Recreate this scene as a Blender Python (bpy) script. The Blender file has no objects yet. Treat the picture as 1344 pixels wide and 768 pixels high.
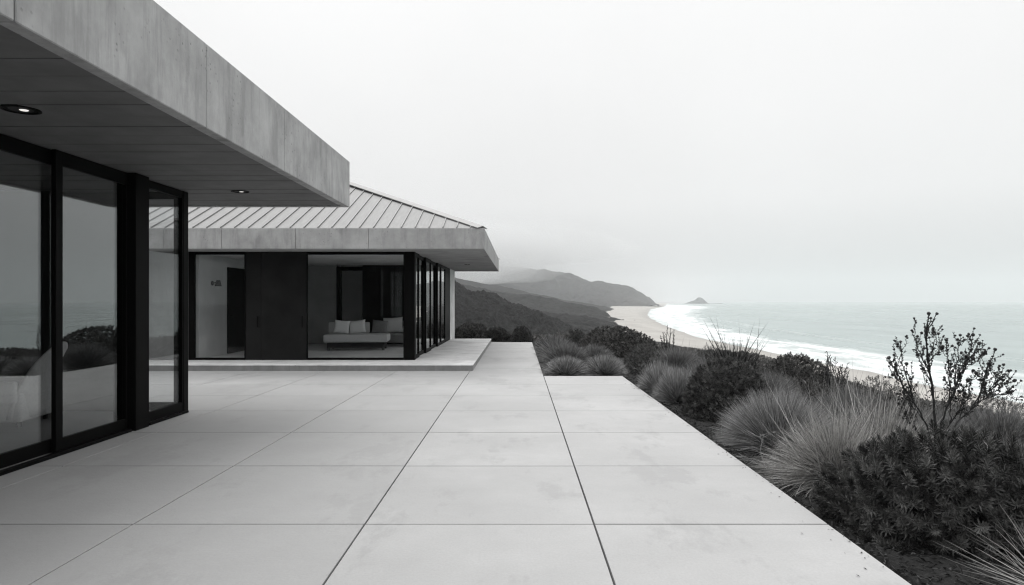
import bpy, bmesh, math, random
import numpy as np
from mathutils import Vector, Matrix

R = math.radians
scene = bpy.context.scene
col = scene.collection

# ------------------------------------------------------------------ camera
FPX = 896.0                       # focal length in photo pixels (1344 wide, 24 mm on 36 mm)
cam_d = bpy.data.cameras.new("camera")
cam_d.lens = 24.0
cam_d.sensor_width = 36.0
cam_d.shift_x = -8 / 1344
cam_d.shift_y = 11 / 1344
cam_d.clip_start = 0.05
cam_d.clip_end = 60000
cam = bpy.data.objects.new("camera", cam_d)
cam.location = (0, 0, 1.6)
cam.rotation_euler = (R(90), 0, 0)
col.objects.link(cam)
scene.camera = cam

# ------------------------------------------------------------------ world: bright overcast sky
SUN_EL, SUN_AZ = 60, -14           # azimuth from +Y (view direction) towards +X (the sea)
world = bpy.data.worlds.new("World")
scene.world = world
world.use_nodes = True
wn, wl = world.node_tree.nodes, world.node_tree.links
wn.clear()
w_out = wn.new("ShaderNodeOutputWorld")
w_bg = wn.new("ShaderNodeBackground")
w_bg.inputs["Strength"].default_value = 0.1
sky = wn.new("ShaderNodeTexSky")
sky.sky_type = 'NISHITA'
sky.sun_disc = False
sky.sun_elevation = R(SUN_EL)
sky.sun_rotation = R(SUN_AZ)
sky.dust_density = 6
sky.air_density = 1.5
hs = wn.new("ShaderNodeHueSaturation")
hs.inputs["Saturation"].default_value = 0.0
wl.new(sky.outputs[0], hs.inputs["Color"])
# cloud deck: almost even, a little brighter high up, with very faint soft structure
geo = wn.new("ShaderNodeTexCoord")
sep = wn.new("ShaderNodeSeparateXYZ")
wl.new(geo.outputs["Generated"], sep.inputs[0])
ramp = wn.new("ShaderNodeValToRGB")
ramp.color_ramp.elements[0].position = 0.0
ramp.color_ramp.elements[0].color = (6.1, 6.22, 6.25, 1)
ramp.color_ramp.elements[1].position = 0.42
ramp.color_ramp.elements[1].color = (10.2, 10.2, 10.2, 1)
e_ = ramp.color_ramp.elements.new(0.14)
e_.color = (9.1, 9.12, 9.12, 1)
e_ = ramp.color_ramp.elements.new(0.95)
e_.color = (23.0, 23.0, 23.0, 1)
wl.new(sep.outputs["Z"], ramp.inputs[0])
wnz = wn.new("ShaderNodeTexNoise")
wnz.inputs["Scale"].default_value = 2.2
wnz.inputs["Detail"].default_value = 3
wl.new(geo.outputs["Generated"], wnz.inputs["Vector"])
wmr = wn.new("ShaderNodeMapRange")
wmr.inputs["From Min"].default_value = 0.3
wmr.inputs["From Max"].default_value = 0.7
wmr.inputs["To Min"].default_value = 0.97
wmr.inputs["To Max"].default_value = 1.03
wl.new(wnz.outputs["Fac"], wmr.inputs["Value"])
wmul = wn.new("ShaderNodeMixRGB")
wmul.blend_type = 'MULTIPLY'
wmul.inputs[0].default_value = 1.0
wl.new(ramp.outputs[0], wmul.inputs[1])
wl.new(wmr.outputs[0], wmul.inputs[2])
wmix = wn.new("ShaderNodeMixRGB")
wmix.inputs[0].default_value = 0.93
wl.new(hs.outputs[0], wmix.inputs[1])
wl.new(wmul.outputs[0], wmix.inputs[2])
wl.new(wmix.outputs[0], w_bg.inputs["Color"])
wl.new(w_bg.outputs[0], w_out.inputs["Surface"])

sun_d = bpy.data.lights.new("sun", 'SUN')
sun_d.energy = 1.1
sun_d.angle = R(30)
sun_d.color = (1.0, 0.985, 0.96)
sun = bpy.data.objects.new("sun", sun_d)
_d = Vector((math.cos(R(SUN_EL)) * math.sin(R(SUN_AZ)), math.cos(R(SUN_EL)) * math.cos(R(SUN_AZ)), math.sin(R(SUN_EL))))
sun.rotation_euler = _d.to_track_quat('Z', 'Y').to_euler()
sun.location = (20, 10, 40)
col.objects.link(sun)

scene.view_settings.view_transform = 'Standard'
scene.view_settings.look = 'None'
scene.view_settings.exposure = 0.0
scene.view_settings.gamma = 1.0
scene.view_settings.use_curve_mapping = False

cy = scene.cycles
cy.use_denoising = True
cy.denoising_prefilter = 'ACCURATE'
cy.pixel_filter_type = 'BLACKMAN_HARRIS'
cy.filter_width = 1.2
cy.use_adaptive_sampling = False
cy.max_bounces = 8
cy.diffuse_bounces = 5
cy.glossy_bounces = 4
cy.transmission_bounces = 4
cy.transparent_max_bounces = 16
cy.volume_bounces = 5
cy.sample_clamp_indirect = 6
cy.caustics_reflective = False
cy.caustics_refractive = False

# ------------------------------------------------------------------ helpers
rng = np.random.default_rng(7)
random.seed(7)
WLOC = {}


def tag(o, label=None, cat=None, group=None, kind=None):
    if label: o["label"] = label
    if cat: o["category"] = cat
    if group: o["group"] = group
    if kind: o["kind"] = kind
    return o


def empty(name, loc, label, cat, group=None, rz=0.0):
    o = bpy.data.objects.new(name, None)
    o.empty_display_size = 0.2
    o.location = loc
    o.rotation_euler = (0, 0, rz)
    col.objects.link(o)
    WLOC[o.name] = Vector(loc)
    return tag(o, label, cat, group)


def link(name, mesh, mat, parent=None, loc=None):
    o = bpy.data.objects.new(name, mesh)
    if mat is not None:
        mesh.materials.append(mat)
    col.objects.link(o)
    if parent is not None:
        o.parent = parent
        WLOC[o.name] = WLOC[parent.name]
    else:
        if loc is not None:
            o.location = loc
        WLOC[o.name] = Vector(loc) if loc is not None else Vector((0, 0, 0))
    return o


class MB:
    """collects boxes, prisms and tubes and links them as ONE mesh object (world coordinates unless local)"""
    def __init__(self):
        self.v, self.f = [], []

    def add(self, vs, fs):
        n = len(self.v)
        self.v += [tuple(p) for p in vs]
        self.f += [tuple(i + n for i in q) for q in fs]
        return self

    def box(self, x0, x1, y0, y1, z0, z1):
        vs = [(x0, y0, z0), (x1, y0, z0), (x1, y1, z0), (x0, y1, z0), (x0, y0, z1), (x1, y0, z1), (x1, y1, z1), (x0, y1, z1)]
        return self.add(vs, [(3, 2, 1, 0), (4, 5, 6, 7), (0, 1, 5, 4), (1, 2, 6, 5), (2, 3, 7, 6), (3, 0, 4, 7)])

    def tube(self, pts, r0, r1=None, n=10, cap=True):
        r1 = r0 if r1 is None else r1
        pts = [Vector(p) for p in pts]
        rings = []
        for i, p in enumerate(pts):
            d = (pts[min(i + 1, len(pts) - 1)] - pts[max(i - 1, 0)]).normalized()
            a = d.orthogonal().normalized()
            b = d.cross(a)
            r = r0 + (r1 - r0) * i / max(1, len(pts) - 1)
            rings.append([p + (a * math.cos(2 * math.pi * k / n) + b * math.sin(2 * math.pi * k / n)) * r for k in range(n)])
        vs = [q for ring in rings for q in ring]
        fs = [(i * n + k, i * n + (k + 1) % n, (i + 1) * n + (k + 1) % n, (i + 1) * n + k) for i in range(len(pts) - 1) for k in range(n)]
        if cap:
            fs += [tuple(reversed(range(n))), tuple((len(pts) - 1) * n + k for k in range(n))]
        return self.add(vs, fs)

    def build(self, name, mat, parent=None, bevel=0.0, seg=1, local=False, smooth=False, loc=None):
        off = Vector((0, 0, 0))
        if parent is not None and not local:
            off = WLOC[parent.name]
        if loc is not None:
            off = Vector(loc)
        me = bpy.data.meshes.new(name)
        me.from_pydata([(x - off.x, y - off.y, z - off.z) for x, y, z in self.v], [], self.f)
        bm = bmesh.new()
        bm.from_mesh(me)
        bmesh.ops.recalc_face_normals(bm, faces=bm.faces)
        if bevel > 0:
            ed = [e for e in bm.edges if len(e.link_faces) == 2 and e.calc_face_angle(0) > 0.5]
            bmesh.ops.bevel(bm, geom=ed, offset=bevel, segments=seg, affect='EDGES', profile=0.5, clamp_overlap=True)
        bm.to_mesh(me)
        bm.free()
        if smooth:
            me.polygons.foreach_set("use_smooth", [True] * len(me.polygons))
        return link(name, me, mat, parent, loc if parent is None else None)


class NP:
    """numpy mesh collector: triangles / quads with a per-vertex random value 'rnd'"""
    def __init__(self):
        self.v, self.t, self.q, self.r, self.n = [], [], [], [], 0

    def add(self, v, tris=None, quads=None, rnd=None):
        v = np.asarray(v, float).reshape(-1, 3)
        if tris is not None: self.t.append(np.asarray(tris, int).reshape(-1, 3) + self.n)
        if quads is not None: self.q.append(np.asarray(quads, int).reshape(-1, 4) + self.n)
        r = np.zeros(len(v)) if rnd is None else np.broadcast_to(rnd, (len(v),))
        self.v.append(v); self.r.append(np.asarray(r, float)); self.n += len(v)
        return self

    def arrays(self):
        v = np.concatenate(self.v)
        t = np.concatenate(self.t) if self.t else np.zeros((0, 3), int)
        q = np.concatenate(self.q) if self.q else np.zeros((0, 4), int)
        return v, t, q, np.concatenate(self.r)

    def mesh(self, name, off=(0, 0, 0), smooth=False):
        v, t, q, r = self.arrays()
        return np_mesh(name, v - np.asarray(off), t, q, r, smooth)


def np_mesh(name, v, t, q, r=None, smooth=False):
    me = bpy.data.meshes.new(name)
    nl = 3 * len(t) + 4 * len(q)
    me.vertices.add(len(v))
    me.vertices.foreach_set("co", np.asarray(v, np.float32).ravel())
    me.loops.add(nl)
    me.loops.foreach_set("vertex_index", np.concatenate([t.ravel(), q.ravel()]).astype(np.int32))
    me.polygons.add(len(t) + len(q))
    ls = np.concatenate([np.arange(len(t)) * 3, 3 * len(t) + np.arange(len(q)) * 4]).astype(np.int32)
    me.polygons.foreach_set("loop_start", ls)
    me.polygons.foreach_set("use_smooth", np.full(len(ls), bool(smooth)))
    if r is not None:
        a = me.attributes.new("rnd", 'FLOAT', 'POINT')
        a.data.foreach_set("value", np.asarray(r, np.float32))
    me.update(calc_edges=True)
    me.validate()
    return me


def _hash(ix, iy, seed):
    h = (ix * 374761393 + iy * 668265263 + seed * 974634777) & 0xFFFFFFFF
    h = ((h ^ (h >> 13)) * 1274126177) & 0xFFFFFFFF
    return ((h ^ (h >> 16)) & 0xFFFF) / 65535.0


def noise2(x, y, seed=0):
    x = np.asarray(x, float); y = np.asarray(y, float)
    ix = np.floor(x).astype(np.int64); iy = np.floor(y).astype(np.int64)
    fx = x - ix; fy = y - iy
    fx = fx * fx * (3 - 2 * fx); fy = fy * fy * (3 - 2 * fy)
    a = _hash(ix, iy, seed); b = _hash(ix + 1, iy, seed); c = _hash(ix, iy + 1, seed); d = _hash(ix + 1, iy + 1, seed)
    return (a * (1 - fx) + b * fx) * (1 - fy) + (c * (1 - fx) + d * fx) * fy


def fbm(x, y, oct=4, seed=0):
    s, a, tot = 0.0, 1.0, 0.0
    for i in range(oct):
        s = s + a * (noise2(x * 2 ** i, y * 2 ** i, seed + i * 17) - 0.5)
        tot += a; a *= 0.5
    return s / tot * 2


def grid_mesh(name, X, Y, Z, attrs=None, smooth=True):
    ny, nx = X.shape
    v = np.stack([X, Y, Z], -1).reshape(-1, 3)
    i = np.arange(ny * nx).reshape(ny, nx)
    q = np.stack([i[:-1, :-1], i[:-1, 1:], i[1:, 1:], i[1:, :-1]], -1).reshape(-1, 4)
    me = np_mesh(name, v, np.zeros((0, 3), int), q, None, smooth)
    for k, a in (attrs or {}).items():
        at = me.attributes.new(k, 'FLOAT', 'POINT')
        at.data.foreach_set("value", np.asarray(a, np.float32).ravel())
    return me


# ------------------------------------------------------------------ materials
class Mat:
    def __init__(self, name):
        self.m = bpy.data.materials.new(name)
        self.m.use_nodes = True
        self.n, self.l = self.m.node_tree.nodes, self.m.node_tree.links
        self.bsdf = self.n["Principled BSDF"]
        self.out = self.n["Material Output"]
        self.tc = self.n.new("ShaderNodeTexCoord")

    def set(self, **k):
        for a, b in k.items():
            self.bsdf.inputs[a.replace("_", " ")].default_value = b
        return self

    def noise(self, scale, detail=4, rough=0.55, stretch=(1, 1, 1), coord="Object", w=None):
        mp = self.n.new("ShaderNodeMapping")
        mp.inputs["Scale"].default_value = stretch
        self.l.new(self.tc.outputs[coord], mp.inputs[0])
        t = self.n.new("ShaderNodeTexNoise")
        t.inputs["Scale"].default_value = scale
        t.inputs["Detail"].default_value = detail
        t.inputs["Roughness"].default_value = rough
        self.l.new(mp.outputs[0], t.inputs["Vector"])
        return t.outputs["Fac"]

    def rng(self, sock, a, b, c, d):
        r = self.n.new("ShaderNodeMapRange")
        for k, v in zip(("From Min", "From Max", "To Min", "To Max"), (a, b, c, d)):
            r.inputs[k].default_value = v
        self.l.new(sock, r.inputs["Value"])
        return r.outputs[0]

    def math(self, op, a, b=None):
        m = self.n.new("ShaderNodeMath")
        m.operation = op
        for i, s in enumerate((a, b)):
            if s is None: continue
            if isinstance(s, (int, float)): m.inputs[i].default_value = s
            else: self.l.new(s, m.inputs[i])
        return m.outputs[0]

    def mix(self, fac, c1, c2):
        m = self.n.new("ShaderNodeMixRGB")
        for i, s in enumerate((fac, c1, c2)):
            if isinstance(s, (int, float)): m.inputs[i].default_value = s
            elif isinstance(s, tuple): m.inputs[i].default_value = (*s, 1)
            else: self.l.new(s, m.inputs[i])
        return m.outputs[0]

    def color(self, sock):
        self.l.new(sock, self.bsdf.inputs["Base Color"])
        return self

    def bump(self, sock, strength=0.3, dist=0.01):
        b = self.n.new("ShaderNodeBump")
        b.inputs["Strength"].default_value = strength
        b.inputs["Distance"].default_value = dist
        self.l.new(sock, b.inputs["Height"])
        self.l.new(b.outputs[0], self.bsdf.inputs["Normal"])
        return self

    def attr(self, name):
        a = self.n.new("ShaderNodeAttribute")
        a.attribute_name = name
        return a.outputs["Fac"]


def g(v): return (v, v, v)


def m_plain(name, v, rough=0.6, spec=0.4, var=0.12, scale=8, metallic=0.0):
    c = v if isinstance(v, tuple) else g(v)
    m = Mat(name)
    f = m.rng(m.noise(scale, 4), 0.3, 0.7, 0, 1)
    m.color(m.mix(f, tuple(x * (1 - var) for x in c), tuple(x * (1 + var) for x in c)))
    m.set(Roughness=rough, Metallic=metallic)
    m.bsdf.inputs["Specular IOR Level"].default_value = spec
    return m.m


def m_paving():
    m = Mat("paving_concrete")
    big = m.rng(m.noise(0.55, 5, 0.6), 0.3, 0.7, 0, 1)
    mid = m.rng(m.noise(3.5, 5, 0.65), 0.3, 0.7, 0, 1)
    fine = m.noise(60, 4, 0.7)
    c = m.mix(big, g(0.355), g(0.475))
    c = m.mix(m.math('MULTIPLY', mid, 0.45), c, g(0.37))
    c = m.mix(m.math('MULTIPLY', m.rng(fine, 0.35, 0.65, 0, 1), 0.26), c, g(0.25))
    # sparse dark chips and small pits
    vo = m.n.new("ShaderNodeTexVoronoi"); vo.inputs["Scale"].default_value = 2.3
    wob = m.n.new("ShaderNodeMapping"); m.l.new(m.tc.outputs["Object"], wob.inputs[0]); wob.inputs["Scale"].default_value = (1, 1.7, 1)
    m.l.new(wob.outputs[0], vo.inputs["Vector"])
    pit = m.rng(vo.outputs["Distance"], 0.012, 0.036, 1, 0)
    pit = m.math('MULTIPLY', pit, m.rng(m.noise(25, 2), 0.5, 0.62, 0, 1))
    c = m.mix(m.math('MULTIPLY', pit, 0.75), c, g(0.12))
    # faint tide-like drying marks
    tide = m.rng(m.noise(1.1, 6, 0.7, (1, 0.45, 1)), 0.54, 0.60, 0, 1)
    c = m.mix(m.math('MULTIPLY', tide, 0.42), c, g(0.28))
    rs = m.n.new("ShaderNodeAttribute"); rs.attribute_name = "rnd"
    c = m.mix(m.rng(rs.outputs["Fac"], 0, 1, 0.0, 0.60), c, g(0.29))  # random slab tone plus the canopy shade painted on house-side columns
    m.color(c)
    m.set(Roughness=0.72)
    m.bsdf.inputs["Specular IOR Level"].default_value = 0.3
    h = m.math('ADD', m.math('MULTIPLY', fine, 0.35), m.noise(14, 5, 0.6))
    h = m.math('SUBTRACT', h, m.math('MULTIPLY', pit, 2.0))
    m.bump(h, 0.3, 0.012)
    return m.m


def m_concrete(name, v, streak=0.45, spec=0.25):
    m = Mat(name)
    big = m.rng(m.noise(1.3, 6, 0.68), 0.32, 0.68, 0, 1)
    c = m.mix(big, g(v * 0.76), g(v * 1.18))
    st = m.rng(m.noise(4.0, 5, 0.6, (1, 1, 0.22)), 0.50, 0.70, 0, 1)
    st2 = m.rng(m.noise(13, 5, 0.7, (1, 1, 0.09)), 0.52, 0.70, 0, 1)
    c = m.mix(m.math('MULTIPLY', st, streak), c, g(v * 0.55))
    c = m.mix(m.math('MULTIPLY', st2, streak * 0.6), c, g(v * 0.5))
    lt = m.rng(m.noise(3.2, 6, 0.7, (1, 1, 0.7)), 0.52, 0.66, 0, 1)
    c = m.mix(m.math('MULTIPLY', lt, streak * 0.4), c, g(v * 1.4))
    fine = m.noise(55, 4, 0.7)
    vo = m.n.new("ShaderNodeTexVoronoi"); vo.inputs["Scale"].default_value = 16
    m.l.new(m.tc.outputs["Object"], vo.inputs["Vector"])
    pit = m.math('MULTIPLY', m.rng(vo.outputs["Distance"], 0.10, 0.22, 1, 0), m.rng(m.noise(1.7, 3), 0.53, 0.63, 0, 1))
    c = m.mix(m.math('MULTIPLY', pit, 0.6), c, g(v * 0.35))
    m.color(c)
    m.set(Roughness=0.8)
    m.bsdf.inputs["Specular IOR Level"].default_value = spec
    h = m.math('SUBTRACT', m.math('ADD', m.math('MULTIPLY', fine, 0.4), m.noise(9, 5, 0.6, (1, 1, 0.4))), m.math('MULTIPLY', pit, 1.2))
    m.bump(h, 0.3, 0.012)
    return m.m


def m_glass(name, r0):
    m = Mat(name)
    m.n.remove(m.bsdf)
    # Schlick's curve from the angle between the ray and the pane, the same for both faces of the pane
    ge = m.n.new("ShaderNodeNewGeometry")
    dt = m.n.new("ShaderNodeVectorMath"); dt.operation = 'DOT_PRODUCT'
    m.l.new(ge.outputs["Incoming"], dt.inputs[0]); m.l.new(ge.outputs["True Normal"], dt.inputs[1])
    c5 = m.math('POWER', m.math('SUBTRACT', 1.0, m.math('ABSOLUTE', dt.outputs["Value"])), 5.0)
    fac = m.math('ADD', m.math('MULTIPLY', c5, 1.0 - r0), r0)
    tr = m.n.new("ShaderNodeBsdfTransparent"); tr.inputs[0].default_value = (0.93, 0.935, 0.935, 1)
    gl = m.n.new("ShaderNodeBsdfGlossy"); gl.inputs["Roughness"].default_value = 0.0
    gl.inputs[0].default_value = (0.95, 0.97, 0.97, 1)
    mx = m.n.new("ShaderNodeMixShader")
    m.l.new(fac, mx.inputs[0]); m.l.new(tr.outputs[0], mx.inputs[1]); m.l.new(gl.outputs[0], mx.inputs[2])
    m.l.new(mx.outputs[0], m.out.inputs[0])
    # slight waviness of float glass
    b = m.n.new("ShaderNodeBump"); b.inputs["Strength"].default_value = 0.02; b.inputs["Distance"].default_value = 0.02
    m.l.new(m.noise(1.2, 1), b.inputs["Height"])
    m.l.new(b.outputs[0], gl.inputs["Normal"])
    return m.m


def m_leaf(name, lo, hi, rough=0.55, spec=0.35, trans=0.15, tint=(1, 1, 1)):
    m = Mat(name)
    r = m.attr("rnd")
    c1 = tuple(lo * t for t in tint); c2 = tuple(hi * t for t in tint)
    c = m.mix(r, c1, c2)
    m.color(c)
    m.set(Roughness=rough)
    m.bsdf.inputs["Specular IOR Level"].default_value = spec
    tl = m.n.new("ShaderNodeBsdfTranslucent")
    m.l.new(c, tl.inputs[0])
    mx = m.n.new("ShaderNodeMixShader"); mx.inputs[0].default_value = trans
    m.l.new(m.bsdf.outputs[0], mx.inputs[1]); m.l.new(tl.outputs[0], mx.inputs[2])
    m.l.new(mx.outputs[0], m.out.inputs[0])
    return m.m


def m_ground(name, lo, hi, scale, bump, dist, tint=(1, 1, 1)):
    m = Mat(name)
    f = m.rng(m.noise(scale, 6, 0.7), 0.35, 0.65, 0, 1)
    f2 = m.rng(m.noise(scale * 0.13, 5, 0.6), 0.35, 0.65, 0, 1)
    c = m.mix(f, tuple(lo * t for t in tint), tuple(hi * t for t in tint))
    c = m.mix(m.math('MULTIPLY', f2, 0.5), c, tuple((lo * 0.6 + hi * 0.4) * t for t in tint))
    m.color(c)
    m.set(Roughness=0.9)
    m.bsdf.inputs["Specular IOR Level"].default_value = 0.15
    m.bump(m.noise(scale * 1.7, 6, 0.75), bump, dist)
    return m.m


def m_metal_roof():
    m = Mat("standing_seam_metal")
    st = m.rng(m.noise(3.0, 5, 0.65, (6, 0.8, 0.8)), 0.35, 0.68, 0, 1)
    c = m.mix(st, g(0.20), g(0.245))
    c = m.mix(m.math('MULTIPLY', m.rng(m.noise(26, 4, 0.7, (3, 0.5, 0.5)), 0.5, 0.7, 0, 1), 0.30), c, g(0.22))
    m.color(c)
    m.set(Roughness=0.6, Metallic=0.25)
    m.bump(m.noise(14, 3, 0.6, (2, 0.5, 0.5)), 0.25, 0.01)
    return m.m


def m_sand():
    m = Mat("beach_sand")
    s = m.attr("wet")
    c = m.mix(m.rng(m.noise(0.05, 6, 0.6, (1, 0.3, 1)), 0.35, 0.65, 0, 1), (0.29, 0.277, 0.257), (0.365, 0.352, 0.33))
    c = m.mix(m.math('MULTIPLY', s, 0.62), c, (0.24, 0.23, 0.215))
    pt = m.rng(m.noise(0.35, 4, 0.7), 0.62, 0.70, 0, 1)
    c = m.mix(m.math('MULTIPLY', pt, 0.3), c, (0.26, 0.25, 0.23))
    m.color(c)
    m.set(Roughness=0.85)
    return m.m


def m_sea():
    m = Mat("sea_water")
    sn = m.attr("sn")
    n1 = m.noise(1.0, 7, 0.65, (0.020, 0.0065, 1), "Object")
    n2 = m.noise(1.0, 6, 0.7, (0.10, 0.028, 1), "Object")
    n3 = m.noise(1.0, 5, 0.7, (0.9, 0.35, 1), "Object")
    v = m.math('ADD', sn, m.math('MULTIPLY', m.math('SUBTRACT', n1, 0.5), 1.25))
    v = m.math('ADD', v, m.math('MULTIPLY', m.math('SUBTRACT', n2, 0.5), 0.55))
    foam = m.rng(v, 0.80, 1.06, 1, 0)
    # thin wash at the very edge and darker gaps inside the surf
    gap = m.rng(m.math('ADD', n2, m.math('MULTIPLY', n3, 0.3)), 0.60, 0.76, 0, 0.75)
    edge = m.rng(sn, 0.0, 0.12, 0.5, 1)
    # separate breaker lines: bands that follow the shore, bent by the noise
    band = m.math('SINE', m.math('ADD', m.math('MULTIPLY', sn, 19.0), m.math('MULTIPLY', n1, 26.0)))
    band = m.rng(m.math('ADD', band, m.math('MULTIPLY', m.math('SUBTRACT', n2, 0.5), 3.0)), -0.9, 0.0, 0.50, 1.0)
    edge = m.math('MULTIPLY', edge, band)
    foam = m.math('MULTIPLY', m.math('MULTIPLY', foam, m.math('SUBTRACT', 1.0, gap)), edge)
    cap = m.attr("cap")
    capn = m.math('MULTIPLY', cap, m.rng(n2, 0.42, 0.56, 0, 1))
    foam = m.math('MAXIMUM', foam, capn)
    deep = m.mix(m.rng(n1, 0.3, 0.7, 0, 1), (0.20, 0.25, 0.242), (0.27, 0.325, 0.318))
    c = m.mix(foam, deep, (0.82, 0.83, 0.83))
    m.color(c)
    ro = m.mix(foam, (0.26,) * 3, (0.9,) * 3)
    m.l.new(ro, m.bsdf.inputs["Roughness"])
    m.bsdf.inputs["IOR"].default_value = 1.33
    w = m.math('ADD', m.noise(1.0, 5, 0.6, (0.12, 0.03, 1), "Object"), m.math('MULTIPLY', m.noise(1.0, 4, 0.6, (0.6, 0.2, 1), "Object"), 0.3))
    m.bump(w, 0.35, 1.0)
    return m.m


M = {}
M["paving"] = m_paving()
M["fascia"] = m_concrete("board_marked_concrete", 0.37, 0.62)
M["wallcon"] = m_concrete("wall_concrete", 0.20, 0.3)
M["pier"] = m_concrete("pale_pier_concrete", 0.74, 0.2)
M["ceiling"] = m_plain("pale_ceiling", 0.72, 0.9, 0.1, 0.04, 2)
M["roomfloor"] = m_plain("pale_room_floor", 0.6, 0.5, 0.3, 0.1, 1.4)
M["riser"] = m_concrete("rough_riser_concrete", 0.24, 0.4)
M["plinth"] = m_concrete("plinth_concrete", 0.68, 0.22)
M["under"] = m_plain("dark_joint_filler", 0.008, 0.95)
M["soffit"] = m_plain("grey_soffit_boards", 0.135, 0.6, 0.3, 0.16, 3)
M["soffitcon"] = m_concrete("soffit_concrete", 0.36, 0.15)
M["black"] = m_plain("black_metal", 0.0035, 0.5, 0.04, 0.1, 5)
M["panel"] = m_plain("black_door_panel", 0.016, 0.6, 0.06, 0.25, 2)
M["glassA"] = m_glass("coated_glass", 0.115)
M["glassB"] = m_glass("clear_glass", 0.018)
M["roof"] = m_metal_roof()
M["rooftrim"] = m_plain("metal_flashing", 0.24, 0.5, 0.4, 0.1, 6, 0.2)
M["plaster"] = m_plain("dim_plaster", 0.5, 0.85, 0.2, 0.08, 2)
M["darkwall"] = m_plain("charcoal_plaster", 0.05, 0.85, 0.2, 0.1, 2)
M["greywall"] = m_plain("grey_plaster", 0.30, 0.85, 0.2, 0.1, 2)
M["floor"] = m_plain("indoor_floor", 0.20, 0.45, 0.4, 0.12, 1.4)
M["fabric"] = m_plain("grey_upholstery", 0.58, 0.95, 0.1, 0.1, 60)
M["white"] = m_plain("white_upholstery", 0.86, 0.95, 0.1, 0.06, 50)
M["chair"] = m_plain("pale_chair_upholstery", 0.42, 0.9, 0.1, 0.08, 40)
M["dkfab"] = m_plain("charcoal_upholstery", 0.2, 0.95, 0.1, 0.15, 60)
M["dark"] = m_plain("dark_wood", 0.02, 0.6, 0.3, 0.2, 8)
M["soil"] = m_ground("dark_mulch", 0.013, 0.048, 22, 0.9, 0.04)
M["hill_near"] = m_ground("scrub_near", 0.002, 0.040, 0.9, 1.0, 1.4)
M["hill_mid"] = m_ground("scrub_mid", 0.012, 0.038, 0.12, 1.0, 3.0)
M["hill_far"] = m_ground("scrub_far", 0.028, 0.05, 0.02, 1.0, 14.0)
M["sand"] = m_sand()
M["sea"] = m_sea()
M["rock"] = m_ground("island_rock", 0.03, 0.07, 0.05, 1.0, 5.0)
M["fescue"] = m_leaf("fescue_blades", 0.07, 0.50, 0.6, 0.3, 0.08)
M["straw"] = m_leaf("straw_blades", 0.10, 0.60, 0.6, 0.3, 0.1, (1.0, 0.985, 0.96))
M["fescue_dk"] = m_leaf("dark_fescue_blades", 0.05, 0.32, 0.6, 0.3, 0.08)
M["leafdark"] = m_leaf("dark_shrub_leaf", 0.011, 0.165, 0.42, 0.5, 0.05, (1.0, 1.0, 0.97))
M["leafmid"] = m_leaf("scrub_leaf", 0.02, 0.19, 0.55, 0.3, 0.1, (1.0, 0.98, 0.95))
M["leafblack"] = m_leaf("bud_leaf", 0.010, 0.035, 0.55, 0.3, 0.05)
M["bark"] = m_plain("grey_bark", 0.035, 0.9, 0.1, 0.3, 30)
M["twig"] = m_plain("pale_dry_twig", 0.22, 0.9, 0.1, 0.3, 30)

# ------------------------------------------------------------------ terrain, beach, sea
SEA = -23.4
HS = 1.6 - SEA


def interp(x, pts):
    p = np.array(pts, float)
    return np.interp(x, p[:, 0], p[:, 1])


def X_in(Y):   # foot of the bluff / hills
    return interp(Y, [(-800, 85), (430, 85), (527, 88), (747, 117), (1000, 138), (1179, 150), (1500, 205), (1965, 272), (3000, 420), (3733, 520), (6400, 1150), (12000, 3600)])


def X_sh(Y):   # waterline
    return interp(Y, [(-800, 122), (450, 122), (553, 131), (800, 163), (1143, 215), (1500, 285), (2036, 395), (3000, 640), (4000, 860), (6400, 1400), (12000, 4000)])


def z_ground(X, Y):
    X = np.asarray(X, float); Y = np.asarray(Y, float)
    u = np.maximum(X - 3.0, 0) * 82.0 / (X_in(Y) - 3.0)
    v = np.maximum(Y - 28.5, 0)
    P = interp(u, [(0, 0), (3, -0.15), (6, -0.9), (10, -2.0), (16, -4.2), (32, -9), (60, -16), (82, -21.6), (95, -26), (200, -40), (1e5, -40)])
    V = interp(v, [(0, 0), (6, -1.0), (30, -6.5), (90, -13), (300, -17), (9000, -19)])
    z = np.where(u < 82, np.maximum(P + V, -22.2), np.minimum(P, -22.2))
    amp = np.clip((np.hypot(X - 1, Y - 10) - 4) / 30, 0.0, 1)
    return z - 0.07 + amp * 0.8 * fbm(X / 7, Y / 7, 4, 5) * (u < 90)


gx = np.concatenate([-np.geomspace(6000, 16, 36), np.arange(-14, 2, 1.0), np.arange(2.0, 9, 0.07), np.geomspace(9, 60, 60), np.linspace(61, 140, 40), np.geomspace(145, 3000, 24)])
gy = np.concatenate([np.linspace(-300, -8, 14), np.arange(-6, 2, 1.0), np.arange(2, 16, 0.09), np.geomspace(16, 120, 110), np.geomspace(125, 9000, 60)])
GX, GY = np.meshgrid(gx, gy)
GZ = z_ground(GX, GY)
near = ((GX > 2.0) & (GX < 9) & (GY > 1.5) & (GY < 17))
GZ = GZ + near * 0.035 * fbm(GX * 7, GY * 7, 3, 9)
# the ground under the terrace and the buildings stays below the paving
und = (GX < 2.30) & (GY < 14.64) | (GX < 0.58) & (GY < 26.6)
GZ = np.where(und, -0.35, GZ)
tag(link("ground", grid_mesh("ground", GX, GY, GZ), M["soil"]), kind="structure")

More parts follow.
